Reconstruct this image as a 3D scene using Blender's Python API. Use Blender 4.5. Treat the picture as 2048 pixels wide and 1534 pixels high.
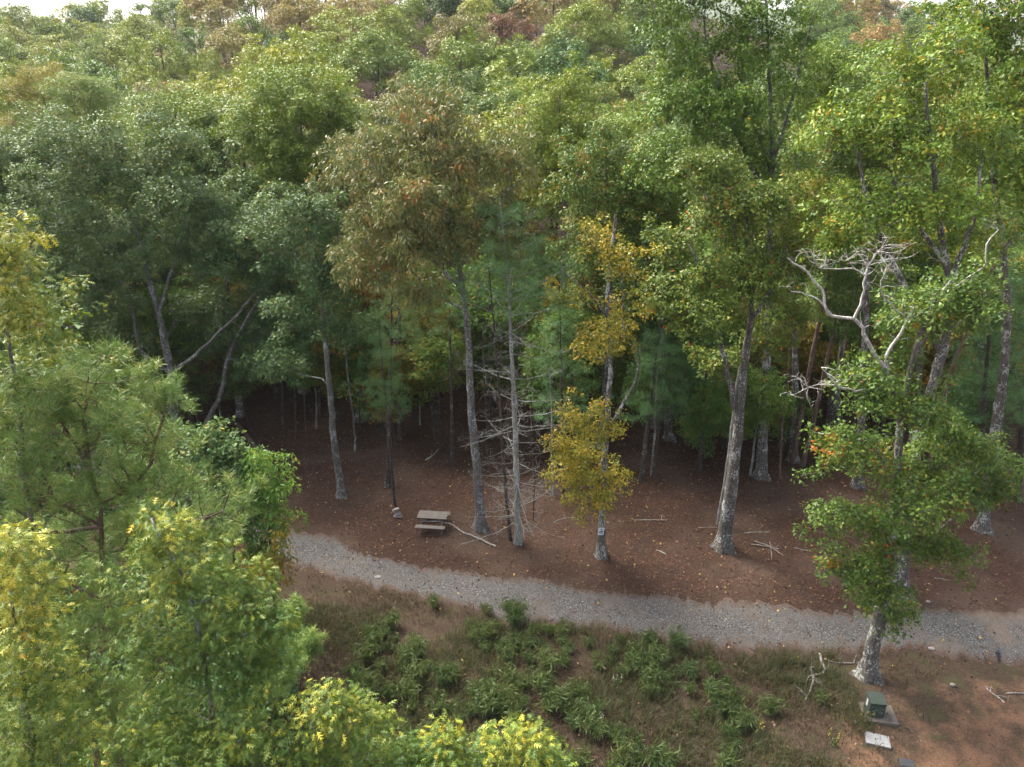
import bpy, math, numpy as np
from math import radians, sin, cos, tan, pi
R_ = np.random.default_rng
sc = bpy.context.scene
for o in list(bpy.data.objects): bpy.data.objects.remove(o)
col = sc.collection

# ------------------------------------------------------------------ camera, sky, sun, exposure
CAM = np.array([0.0, 0.0, 21.0]); PITCH = radians(22.0); FPX = 1420.0
cam = bpy.data.cameras.new('camera'); cam_o = bpy.data.objects.new('camera', cam); col.objects.link(cam_o)
cam_o.location = CAM; cam_o.rotation_euler = (pi/2 - PITCH, 0, 0)
cam.sensor_width = 36.0; cam.lens = 36.0*FPX/2048; cam.clip_start = 0.1; cam.clip_end = 8000
sc.camera = cam_o
SUN_AZ, SUN_EL = radians(-45), radians(50)          # azimuth from +Y, negative = to the left
w = bpy.data.worlds.new('World'); sc.world = w; w.use_nodes = True
nt = w.node_tree; bg = nt.nodes['Background']
sky = nt.nodes.new('ShaderNodeTexSky'); sky.sky_type = 'NISHITA'; sky.sun_disc = False
sky.sun_elevation = SUN_EL; sky.sun_rotation = SUN_AZ
sky.air_density = 1.0; sky.dust_density = 7.0; sky.ozone_density = 1.0
hsv = nt.nodes.new('ShaderNodeHueSaturation'); hsv.inputs['Saturation'].default_value = .5      # thin white overcast
nt.links.new(sky.outputs[0], hsv.inputs['Color']); nt.links.new(hsv.outputs[0], bg.inputs[0]); bg.inputs[1].default_value = 0.135
sun = bpy.data.lights.new('sun', 'SUN'); sun.energy = 2.1; sun.angle = radians(32); sun.color = (1, 0.92, 0.78)
sun_o = bpy.data.objects.new('sun', sun); col.objects.link(sun_o)
sun_o.rotation_euler = (pi/2 - SUN_EL, 0, pi - SUN_AZ)
sc.view_settings.view_transform = 'Standard'; sc.view_settings.look = 'None'
sc.view_settings.exposure = 2.34; sc.view_settings.gamma = 1.0
sc.render.engine = 'CYCLES'
cy = sc.cycles
cy.max_bounces = 6; cy.diffuse_bounces = 4; cy.glossy_bounces = 2; cy.transmission_bounces = 4; cy.volume_bounces = 0
cy.use_denoising = True; cy.caustics_reflective = False; cy.caustics_refractive = False
cy.sample_clamp_indirect = 4.0

# ------------------------------------------------------------------ pixel <-> world
Fv = np.array([0, cos(PITCH), -sin(PITCH)]); Uv = np.array([0, sin(PITCH), cos(PITCH)])
def ray(px, py): return Fv + np.array([(px-1024)/FPX, 0, 0]) - (py-767)/FPX*Uv
def at(px, py, Y):
    d = ray(px, py); return CAM + d*(Y/d[1])
def mpp(P): return float(np.dot(np.asarray(P)-CAM, Fv))/FPX      # metres per photo pixel at P
HA = np.array([-1.0, -.72, -.5, -.38, -.25, 0, .2, .35, .5, .72, 1.0])
HH = np.array([31, 31, 26, 39, 47, 48, 47, 37, 27, 14, 10.0])
def sstep(t): t = np.clip(t, 0, 1); return t*t*(3-2*t)
def H(x, y):
    x = np.asarray(x, float); y = np.asarray(y, float)
    a = np.clip(x/np.maximum(y, 30), -1, 1)
    hill = np.interp(a, HA, HH)*(.35*np.clip((y-48)/195, 0, 1)+.65*sstep((y-60)/190))
    hill = hill*(1-.75*sstep((y-265)/260))
    b = .05*np.sin(x*.9+1.3*np.sin(y*.5))*np.cos(y*1.1) + .07*np.sin(x*.31+y*.23) + .05*np.sin(y*.7-x*.43+1)
    near = np.where(y < 20.5, -.055*(20.5-y), 0)
    return hill + b + np.maximum(near, -3)
def G(px, py):
    d = ray(px, py); z = 0.0
    for _ in range(12):
        P = CAM + d*((z-CAM[2])/d[2]); z = float(H(P[0], P[1]))
    return np.array([P[0], P[1], z])

# ------------------------------------------------------------------ node helpers
def mat(name):
    m = bpy.data.materials.new(name); m.use_nodes = True
    n = m.node_tree; b = n.nodes['Principled BSDF']; return m, n, b
def nd(n, t, **kw):
    x = n.nodes.new('ShaderNode'+t)
    for k, v in kw.items(): setattr(x, k, v)
    return x
def ramp(n, fac, stops, interp='LINEAR'):
    r = nd(n, 'ValToRGB'); r.color_ramp.interpolation = interp; e = r.color_ramp.elements
    while len(e) < len(stops): e.new(.5)
    for q, (p, c) in zip(e, stops): q.position = p; q.color = (*c, 1) if len(c) == 3 else (c[0],)*3+(1,)
    if fac is not None: n.links.new(fac, r.inputs[0])
    return r.outputs[0]
def noise(n, vec, scale, detail=4, rough=.55):
    x = nd(n, 'TexNoise'); x.inputs['Scale'].default_value = scale; x.inputs['Detail'].default_value = detail
    x.inputs['Roughness'].default_value = rough
    if vec is not None: n.links.new(vec, x.inputs['Vector'])
    return x.outputs[0]
def voro(n, vec, scale, out=0, feat='F1'):
    x = nd(n, 'TexVoronoi', feature=feat); x.inputs['Scale'].default_value = scale
    if vec is not None: n.links.new(vec, x.inputs['Vector'])
    return x.outputs[out]
def mix(n, f, a, b):
    x = nd(n, 'Mix', data_type='RGBA')
    for s, v in ((0, f), (6, a), (7, b)):
        if hasattr(v, 'links'): n.links.new(v, x.inputs[s])
        else: x.inputs[s].default_value = v if s == 0 else (*v, 1)
    return x.outputs[2]
def mathn(n, op, a, b=0.0):
    x = nd(n, 'Math', operation=op)
    for s, v in ((0, a), (1, b)):
        if hasattr(v, 'links'): n.links.new(v, x.inputs[s])
        else: x.inputs[s].default_value = v
    return x.outputs[0]
def bump(n, b, h, strength, dist):
    x = nd(n, 'Bump'); x.inputs['Strength'].default_value = strength; x.inputs['Distance'].default_value = dist
    n.links.new(h, x.inputs['Height']); n.links.new(x.outputs[0], b.inputs['Normal'])
def objco(n): return nd(n, 'TexCoord').outputs['Object']

def leafmat(name, stops, trans=.2, rough=.5, var=.14, spec=.2):
    m, n, b = mat(name); a = nd(n, 'Attribute', attribute_name='tint')
    oi = nd(n, 'ObjectInfo')
    c = ramp(n, a.outputs['Fac'], stops)
    hs = nd(n, 'HueSaturation'); n.links.new(c, hs.inputs['Color'])
    mr = nd(n, 'MapRange'); n.links.new(oi.outputs['Random'], mr.inputs[0])
    mr.inputs[3].default_value = 1-var; mr.inputs[4].default_value = 1+var
    n.links.new(mr.outputs[0], hs.inputs['Value'])
    mr2 = nd(n, 'MapRange'); n.links.new(oi.outputs['Random'], mr2.inputs[0])
    mr2.inputs[3].default_value = .5+var*.16; mr2.inputs[4].default_value = .5-var*.12
    n.links.new(mr2.outputs[0], hs.inputs['Hue'])
    c = hs.outputs[0]
    n.links.new(c, b.inputs['Base Color']); b.inputs['Roughness'].default_value = rough
    b.inputs['Specular IOR Level'].default_value = spec
    t = nd(n, 'BsdfTranslucent'); tc = mix(n, .35, c, (.5, .5, .06))
    n.links.new(mix(n, .65, tc, c), t.inputs[0])
    mx = nd(n, 'MixShader'); mx.inputs[0].default_value = trans
    n.links.new(b.outputs[0], mx.inputs[1]); n.links.new(t.outputs[0], mx.inputs[2])
    n.links.new(mx.outputs[0], n.nodes['Material Output'].inputs[0]); return m
M = {}
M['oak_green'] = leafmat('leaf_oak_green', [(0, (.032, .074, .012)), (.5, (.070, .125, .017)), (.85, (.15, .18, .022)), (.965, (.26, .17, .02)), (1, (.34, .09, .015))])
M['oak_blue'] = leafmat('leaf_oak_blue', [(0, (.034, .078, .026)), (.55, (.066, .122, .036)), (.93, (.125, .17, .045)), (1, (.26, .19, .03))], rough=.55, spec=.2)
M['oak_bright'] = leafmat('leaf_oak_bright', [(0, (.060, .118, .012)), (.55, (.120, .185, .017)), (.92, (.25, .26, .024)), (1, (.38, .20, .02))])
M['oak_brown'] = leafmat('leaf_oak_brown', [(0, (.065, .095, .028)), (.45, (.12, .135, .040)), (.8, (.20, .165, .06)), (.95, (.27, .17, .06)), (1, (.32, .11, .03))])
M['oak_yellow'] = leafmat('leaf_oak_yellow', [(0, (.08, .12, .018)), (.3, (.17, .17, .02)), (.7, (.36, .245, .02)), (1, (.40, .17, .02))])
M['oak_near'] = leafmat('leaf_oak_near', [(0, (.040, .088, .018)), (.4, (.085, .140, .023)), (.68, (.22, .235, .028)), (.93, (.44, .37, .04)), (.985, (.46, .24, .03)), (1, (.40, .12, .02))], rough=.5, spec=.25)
M['maple'] = leafmat('leaf_maple', [(0, (.055, .13, .025)), (.6, (.09, .18, .03)), (.9, (.17, .20, .03)), (1, (.35, .2, .03))], trans=.45)
M['maple_gold'] = leafmat('leaf_maple_gold', [(0, (.10, .12, .02)), (.4, (.2, .17, .025)), (.75, (.33, .17, .025)), (1, (.34, .09, .02))], trans=.45)
M['pine'] = leafmat('needle_pine', [(0, (.065, .125, .03)), (.55, (.14, .21, .05)), (.9, (.26, .28, .07)), (1, (.38, .26, .08))], trans=.2, rough=.45)
M['pine_white'] = leafmat('needle_white_pine', [(0, (.04, .10, .030)), (.7, (.07, .155, .048)), (1, (.12, .20, .065))], trans=.2, rough=.5)
M['pine_gold'] = leafmat('needle_pine_gold', [(0, (.11, .11, .025)), (.6, (.20, .165, .03)), (1, (.30, .20, .04))], trans=.25)
M['dead_leaf'] = leafmat('litter_leaf', [(0, (.038, .020, .013)), (.45, (.078, .039, .024)), (.8, (.125, .066, .037)), (.95, (.23, .15, .09)), (1, (.30, .20, .05))], trans=.05, rough=.7)
M['grass'] = leafmat('grass_blade', [(0, (.026, .038, .013)), (.5, (.042, .054, .019)), (.75, (.075, .066, .033)), (1, (.13, .095, .052))], trans=.3)
M['dry_grass'] = leafmat('dry_grass_blade', [(0, (.032, .024, .016)), (.5, (.062, .040, .027)), (1, (.12, .083, .053))], trans=.2)
M['weed'] = leafmat('weed_blade', [(0, (.034, .058, .016)), (.6, (.066, .10, .03)), (1, (.13, .15, .06))], trans=.35)
for k, st in dict(hill_green=[(0, (.042, .095, .012)), (.6, (.085, .15, .016)), (1, (.16, .20, .022))],
                  hill_dark=[(0, (.03, .078, .014)), (.6, (.055, .118, .018)), (1, (.10, .16, .025))],
                  hill_olive=[(0, (.08, .125, .013)), (.6, (.155, .20, .018)), (1, (.25, .27, .028))],
                  hill_tan=[(0, (.13, .11, .03)), (.6, (.23, .165, .045)), (1, (.33, .22, .07))],
                  hill_brown=[(0, (.09, .09, .03)), (.6, (.15, .13, .04)), (1, (.22, .165, .06))],
                  hill_red=[(0, (.09, .05, .03)), (.6, (.15, .075, .04)), (1, (.21, .11, .05))]).items():
    M[k] = leafmat('leaf_'+k, st, var=.2)

def barkmat(name, base, dark, lichen, amount, scale=1.0):
    m, n, b = mat(name); v = nd(n, 'NewGeometry').outputs['Position']
    mp = nd(n, 'Mapping'); mp.inputs['Scale'].default_value = (1, 1, .22); n.links.new(v, mp.inputs[0])
    r1 = noise(n, mp.outputs[0], 16*scale, 5, .6)
    c = ramp(n, r1, [(.32, dark), (.62, base)])
    mp2 = nd(n, 'Mapping'); mp2.inputs['Scale'].default_value = (1, 1, .6); n.links.new(v, mp2.inputs[0])
    l1 = noise(n, mp2.outputs[0], 15, 4, .65)
    l2 = noise(n, v, 1.6, 2, .5)
    s = mathn(n, 'ADD', l1, mathn(n, 'MULTIPLY', mathn(n, 'SUBTRACT', l2, .5), .7))
    f = ramp(n, s, [(.66-.22*amount, (0,)), (.73-.22*amount, (1,))])
    c2 = mix(n, f, c, lichen)
    n.links.new(c2, b.inputs['Base Color']); b.inputs['Roughness'].default_value = .9; b.inputs['Specular IOR Level'].default_value = .15
    bump(n, b, r1, .9, .03); return m
M['bark_oak'] = barkmat('bark_oak', (.105, .096, .086), (.035, .029, .026), (.30, .31, .29), .5)
M['bark_grey'] = barkmat('bark_grey', (.125, .12, .112), (.045, .04, .037), (.24, .255, .25), .5)
M['bark_dark'] = barkmat('bark_dark', (.06, .048, .042), (.024, .018, .016), (.15, .155, .15), .15)
M['bark_pine'] = barkmat('bark_pine', (.12, .08, .064), (.045, .03, .025), (.2, .18, .16), .15)
M['bark_pale'] = barkmat('bark_pale', (.20, .197, .183), (.10, .092, .083), (.30, .312, .30), .5)
M['dead_wood'] = barkmat('dead_wood', (.25, .235, .21), (.12, .105, .09), (.36, .36, .335), .45)
M['dead_limb'] = barkmat('dead_limb', (.32, .31, .285), (.15, .135, .12), (.42, .43, .41), .5)
M['dead_brown'] = barkmat('dead_brown', (.10, .068, .05), (.042, .028, .022), (.2, .17, .14), .1)

# ------------------------------------------------------------------ mesh + object helpers
def mesh_np(name, V, F, material, tint=None, smooth=False):
    """V (n,3); F int array (m,3) or (m,4) or a list of such arrays"""
    me = bpy.data.meshes.new(name)
    Fs = F if isinstance(F, list) else [F]
    Fs = [f for f in Fs if len(f)]
    V = np.ascontiguousarray(V, np.float32)
    loops = np.concatenate([f.ravel() for f in Fs]).astype(np.int32)
    tot = np.concatenate([np.full(len(f), f.shape[1], np.int32) for f in Fs])
    st = np.concatenate([[0], np.cumsum(tot)[:-1]]).astype(np.int32)
    me.vertices.add(len(V)); me.vertices.foreach_set('co', V.ravel())
    me.loops.add(len(loops)); me.loops.foreach_set('vertex_index', loops)
    me.polygons.add(len(tot)); me.polygons.foreach_set('loop_start', st); me.polygons.foreach_set('loop_total', tot)
    if smooth: me.polygons.foreach_set('use_smooth', np.ones(len(tot), bool))
    if tint is not None:
        at_ = me.attributes.new('tint', 'FLOAT', 'POINT'); at_.data.foreach_set('value', np.ascontiguousarray(tint, np.float32))
    me.update(calc_edges=True)
    if material: me.materials.append(material)
    return me
def obj(name, me, parent=None, loc=None):
    o = bpy.data.objects.new(name, me); col.objects.link(o)
    if parent: o.parent = parent
    if loc is not None: o.location = loc
    return o
def tag(o, label=None, cat=None, group=None, kind=None):
    for k, v in (('label', label), ('category', cat), ('group', group), ('kind', kind)):
        if v: o[k] = v
    return o
def empty(name, loc, rz=0): 
    o = obj(name, None, None, loc); o.rotation_euler = (0, 0, rz); o.empty_display_size = .3; return o
def copy_tree(root, loc, rz, s=1.0, sz=None, crown_mat=None):
    r = root.copy(); col.objects.link(r); r.location = loc; r.rotation_euler = (0, 0, rz); r.scale = (s, s, sz or s)
    for ch in root.children:
        c = ch.copy(); col.objects.link(c); c.parent = r
        if crown_mat and ch.name.startswith('crown'):
            c.material_slots[0].link = 'OBJECT'; c.material_slots[0].material = crown_mat
    return r
def nrm(v): return v/np.maximum(np.linalg.norm(v, axis=-1, keepdims=True), 1e-9)

# ------------------------------------------------------------------ leaves
T_DIA = (np.array([[0, 0, 0], [.45, .38, -.10], [1, 0, -.12], [.45, -.38, -.10]]), np.array([[0, 2, 1], [0, 3, 2]]))
T_TRI = (np.array([[0, 0, 0], [.62, .40, -.08], [1, -.16, -.12]]), np.array([[0, 2, 1]]))
T_NTR = (np.array([[0, .06, 0], [.45, -.22, -.05], [1, .04, -.15]]), np.array([[0, 1, 2]]))
T_NAR = (np.array([[0, 0, 0], [.4, .2, -.05], [1, 0, -.15], [.4, -.2, -.05]]), np.array([[0, 2, 1], [0, 3, 2]]))
T_NEE = (np.array([[0, -.022, 0], [0, .022, 0], [1, 0, 0]]), np.array([[0, 1, 2]]))
T_NEE2 = (np.array([[0, -.045, 0], [0, .045, 0], [1, 0, -.08]]), np.array([[0, 1, 2]]))
def _lobed():
    h = .035; v = [(0, 0), (1.08, 0)]; f = []
    for x in (.20, .34, .46, .60, .72, .84): v += [(x, h), (x, -h)]
    f += [(0, 3, 2)]+[q for k in range(5) for q in ((2+2*k, 3+2*k, 5+2*k), (2+2*k, 5+2*k, 4+2*k))]+[(12, 13, 1)]
    for k, (tx, ty) in enumerate(((.42, .33), (.74, .42), (.98, .27))):
        a = 2+4*k; n = len(v); v += [(tx, ty), (tx, -ty)]; f += [(a, a+2, n), (a+3, a+1, n+1)]
    v = np.array(v); z = -.25*np.abs(v[:, 1])-.16*v[:, 0]**2
    return np.column_stack([v, z]), np.array(f)
T_OAK = _lobed()

def leaf_frames(C, N, m, R, L, rng, droop=.35, jit=.7, dome=.35, thick=.12, spread=.8, tint_c=None, tint_j=.18):
    n = len(C)*m
    c = np.repeat(C, m, 0); nn = np.repeat(N, m, 0)
    a = nrm(np.cross(nn, np.array([.31, .95, .07]))); b = np.cross(nn, a)
    ph = rng.uniform(0, 2*pi, n)[:, None]; Rr = np.repeat(R*rng.uniform(.7, 1.3, len(C)), m)
    rad = (Rr*np.sqrt(rng.uniform(0.02, 1, n)))[:, None]
    d = a*np.cos(ph)+b*np.sin(ph)
    pos = c+d*rad+nn*(rng.normal(0, thick, n)[:, None]-dome*rad**2/Rr[:, None])
    dr = nrm(d*spread+nn*.1+rng.normal(0, .45, (n, 3))+np.array([0, 0, -droop]))
    nl = nn+rng.normal(0, jit, (n, 3)); nl = nrm(nl-dr*np.sum(nl*dr, 1, keepdims=True))
    sd = np.cross(nl, dr); s = (L*rng.uniform(.55, 1.3, n))[:, None]
    tc = rng.uniform(.2, .7, len(C)) if tint_c is None else tint_c
    t = np.clip(np.repeat(tc, m)+rng.normal(0, tint_j, n), 0, 1)
    return pos, dr, sd, nl, s, t
def build_leaves(fr, tpl):
    pos, dr, sd, nl, s, t = fr; tv, tf = tpl; n, k = len(pos), len(tv)
    V = pos[:, None]+s[:, None]*(tv[None, :, 0:1]*dr[:, None]+tv[None, :, 1:2]*sd[:, None]+tv[None, :, 2:3]*nl[:, None])
    F = tf[None]+(np.arange(n)*k)[:, None, None]
    return V.reshape(-1, 3), F.reshape(-1, 3), np.repeat(t, k)

# ------------------------------------------------------------------ skeletons
def resample(pts, step):
    pts = np.asarray(pts, float)
    if len(pts) > 2:                                   # Catmull-Rom
        p = np.vstack([2*pts[0]-pts[1], pts, 2*pts[-1]-pts[-2]]); out = []
        for i in range(1, len(p)-2):
            k = max(1, int(np.linalg.norm(p[i+1]-p[i])/step)); t = (np.arange(k)/k)[:, None]
            out.append(.5*(2*p[i]+(p[i+1]-p[i-1])*t+(2*p[i-1]-5*p[i]+4*p[i+1]-p[i+2])*t**2+(3*p[i]-p[i-1]-3*p[i+1]+p[i+2])*t**3))
        return np.vstack(out+[pts[-1:]])
    k = max(1, int(np.linalg.norm(pts[1]-pts[0])/step)); t = np.linspace(0, 1, k+1)[:, None]
    return pts[0]+(pts[1]-pts[0])*t
class Skel:
    def __init__(s): s.P, s.par, s.rmin, s.ok, s.trunk = [], [], [], [], []
    def add(s, p, par, r=0.0, ok=True, tr=0):
        s.P.append(np.asarray(p, float)); s.par.append(par); s.rmin.append(r); s.ok.append(ok); s.trunk.append(tr); return len(s.P)-1
    def path(s, pts, r0, r1, par=-1, step=.5, wig=.03, rng=None, ok=True, okz=-1e9, tr=0, pw=1.0):
        q = resample(pts, step); n = len(q)
        if wig and rng is not None: q[1:] += np.cumsum(rng.normal(0, wig*.5, (n-1, 3)), 0)*.4+rng.normal(0, wig*.5, (n-1, 3))
        ids = []
        for i in range(n):
            t = i/max(1, n-1)
            if i == 0 and par >= 0: last = par; continue
            last = s.add(q[i], -1 if i == 0 else last, r0+(r1-r0)*t**pw, ok and q[i][2] > okz, tr); ids.append(last)
        return ids
    def near(s, p):
        return int(np.argmin(np.sum((np.array(s.P)-p)**2, 1)))
    def grow(s, T, bf=.25, step=.55, rng=None, wig=.05, up=.25):
        P = np.array(s.P); okm = np.array(s.ok); idx = np.where(okm)[0]
        pl = np.zeros(len(P))
        for i in range(1, len(P)):
            if s.par[i] >= 0: pl[i] = pl[s.par[i]]+np.linalg.norm(P[i]-P[s.par[i]])
        pl = list(pl)
        def cost(nodes):
            Q = np.array([s.P[i] for i in nodes]); D = T[:, None]-Q[None]
            c = np.linalg.norm(D, axis=2)
            return c+bf*np.array([pl[i] for i in nodes])[None]+.7*np.maximum(0, -D[:, :, 2]-.2*c)
        n = len(T); best = np.full(n, 1e9); who = np.zeros(n, int); todo = np.ones(n, bool)
        for k in range(0, len(idx), 400):
            c = cost(idx[k:k+400]); j = c.argmin(1); v = c[np.arange(n), j]; u = v < best
            best[u] = v[u]; who[u] = idx[k:k+400][j[u]]
        tips = np.zeros(n, int)
        for _ in range(n):
            i = int(np.argmin(np.where(todo, best, 1e9))); todo[i] = False
            a = who[i]; A = s.P[a]; B = T[i]; L = np.linalg.norm(B-A)
            pd = s.P[a]-s.P[s.par[a]] if s.par[a] >= 0 else np.array([0, 0, 1.]); pd = pd/max(1e-6, np.linalg.norm(pd))
            cpt = A+pd*.3*L+np.array([0, 0, up*.2*L]); k = max(1, int(L/step)); last = a; new = []
            for q in range(1, k+1):
                t = q/k; p = (1-t)**2*A+2*t*(1-t)*cpt+t*t*B
                if q < k: p = p+rng.normal(0, wig, 3)
                l0 = pl[last]; nw = s.add(p, last); pl.append(l0+np.linalg.norm(p-s.P[last])); last = nw; new.append(nw)
            tips[i] = last
            if todo.any():
                tt = np.where(todo)[0]; Q = np.array([s.P[z] for z in new]); D = T[tt][:, None]-Q[None]
                c = np.linalg.norm(D, axis=2); c = c+bf*np.array([pl[z] for z in new])[None]+.7*np.maximum(0, -D[:, :, 2]-.2*c)
                j = c.argmin(1); v = c[np.arange(len(tt)), j]; u = v < best[tt]
                best[tt[u]] = v[u]; who[tt[u]] = np.array(new)[j[u]]
        return tips
    def radii(s, tip=.007, pw=2.3, rmax=None):
        n = len(s.P); acc = np.zeros(n); r = np.zeros(n)
        for i in range(n-1, -1, -1):
            a = acc[i] if acc[i] > 0 else tip**pw
            r[i] = a**(1/pw)
            if s.rmin[i] > 0: r[i] = s.rmin[i]
            if s.par[i] >= 0: acc[s.par[i]] += r[i]**pw if s.rmin[i] == 0 else 0
        for i in range(n):
            p = s.par[i]
            if p >= 0 and s.rmin[i] == 0: r[i] = min(r[i], r[p]*.82 if s.rmin[p] > 0 else r[p])
        return r
    def chains(s, r):
        n = len(s.P); kids = [[] for _ in range(n)]; roots = []
        for i in range(n): (kids[s.par[i]].append(i) if s.par[i] >= 0 else roots.append(i))
        out = []; st = [(None, q) for q in roots]
        while st:
            p, i = st.pop(); ch = [] if p is None else [p]; start = i
            while True:
                ch.append(i)
                if not kids[i]: break
                ks = sorted(kids[i], key=lambda z: -r[z]-(10 if s.trunk[z] and s.trunk[z] == s.trunk[i] else 0))
                for z in ks[1:]: st.append((i, z))
                i = ks[0]
            if len(ch) > 1: out.append((ch, start))
        return out
def tubes(P, r, chains, flare=0.0, rng=None, minr=.0):
    """chains: list of node-index lists -> verts, quads (sides by thickness)"""
    VV, FF, off = [], [], 0
    cls = {}
    for ch in chains:
        q = r[ch[1]] if len(ch) > 2 else r[ch[-1]]
        if q < minr: continue
        k = 3 if q < .02 else 5 if q < .06 else 8 if q < .13 else 14
        cls.setdefault(k, []).append(ch)
    for k, lst in cls.items():
        ids = np.concatenate([np.array(c) for c in lst]); ln = np.array([len(c) for c in lst])
        first = np.concatenate([[0], np.cumsum(ln)[:-1]]); isfirst = np.zeros(len(ids), bool); isfirst[first] = True
        lastm = np.zeros(len(ids), bool); lastm[first+ln-1] = True
        Q = P[ids]; rr = r[ids].copy()
        nxt = np.arange(len(ids))+1; nxt[lastm] -= 1; prv = np.arange(len(ids))-1; prv[isfirst] += 1
        fi = np.where(isfirst)[0]
        for z in fi:                                    # side branch starts thin inside its parent
            if rr[z] > rr[z+1]*1.25: rr[z] = rr[z+1]*1.12
        t = nrm(Q[nxt]-Q[prv]); cd = np.repeat(nrm(Q[first+ln-1]-Q[first]), ln, 0)
        ref = np.where(np.abs(cd[:, 0:1]) > .75, np.array([[0, 1., 0]]), np.array([[1., 0, 0]]))
        u = nrm(np.cross(t, ref)); v = np.cross(t, u)
        th = np.linspace(0, 2*pi, k, endpoint=False)
        RR = np.repeat(rr[:, None], k, 1)
        if k >= 14 and rng is not None:
            RR = RR*(1+rng.normal(0, .035, RR.shape))
            hgt = Q[:, 2]-P[0][2]
            fl = flare*np.exp(-np.maximum(hgt, 0)/.35)
            RR = RR*(1+fl[:, None]*(1+.55*np.cos(th*5+P[0][0])[None]+.3*np.cos(th*3+1)[None]))
        ring = Q[:, None]+RR[:, :, None]*(np.cos(th)[None, :, None]*u[:, None]+np.sin(th)[None, :, None]*v[:, None])
        VV.append(ring.reshape(-1, 3))
        e = np.where(~lastm)[0]; j = np.arange(k); j2 = (j+1) % k
        f = np.stack([e[:, None]*k+j, e[:, None]*k+j2, (e[:, None]+1)*k+j2, (e[:, None]+1)*k+j], 2).reshape(-1, 4)
        FF.append(f+off); off += len(ids)*k
    if not VV: return np.zeros((0, 3)), np.zeros((0, 4), int)
    return np.vstack(VV), np.vstack(FF)

# ------------------------------------------------------------------ crowns
def lobes_px(ells, Y, rl, rng, dens=1.0, depth=.8):
    """ells: (cx,cy,rx,ry[,dY]) in photo pixels -> foliage lobes in metres filling 3-D ellipsoids at distance Y"""
    out = []
    for e in ells:
        cx, cy_, rx, ry = e[0], e[1], e[2]*1.08, e[3]*1.08; Yc = Y+(e[4] if len(e) > 4 else 0)
        c = at(cx, cy_, Yc); s = mpp(c); a, b = rx*s, ry*s; d = depth*min(a, b*1.2)
        r0 = min(rl, .75*min(a, b)); n = int(max(2, dens*1.9*(a*b+a*d+b*d)/(r0*r0))); pts = []
        a, b, d = max(.2, a-.65*r0), max(.2, b-.65*r0), max(.2, d-.65*r0)
        for _ in range(n*12):
            v = rng.normal(0, 1, 3); v /= np.linalg.norm(v); v *= rng.uniform(.25, 1.3)**.6
            q = c+v*np.array([a, d, b])
            if all(np.sum((q-p)**2) > (.62*r0)**2 for p in pts): pts.append(q)
            if len(pts) >= n: break
        pts = [q for q in pts if rng.random() > .12]
        out += [(q, r0*rng.uniform(.5, 1.25)) for q in pts]
        for q in pts:                                   # small shoots standing off the bough
            if rng.random() < .4:
                v = nrm((q-c)/np.array([a, d, b]))+np.array([0, 0, .6])+rng.normal(0, .35, 3); out.append((q+nrm(v)*r0*rng.uniform(.9, 1.35), r0*rng.uniform(.3, .5)))
    return out
def sprays(lobes, rng, k=8.0, low=-.35, flat=.5, center=None):
    C, N = [], []
    for q, r in lobes:
        n = max(3, int(k*r*r+.5)); v = nrm(rng.normal(0, 1, (n*3, 3))); v = v[v[:, 2] > low][:n]
        rad = r*rng.uniform(.55, 1.08, len(v))[:, None]
        C.append(q+v*rad*np.array([1, 1, .8])); N.append(nrm(v*(1-flat)+np.array([0, 0, flat])+rng.normal(0, .15, v.shape)))
    return np.vstack(C), np.vstack(N)

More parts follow.
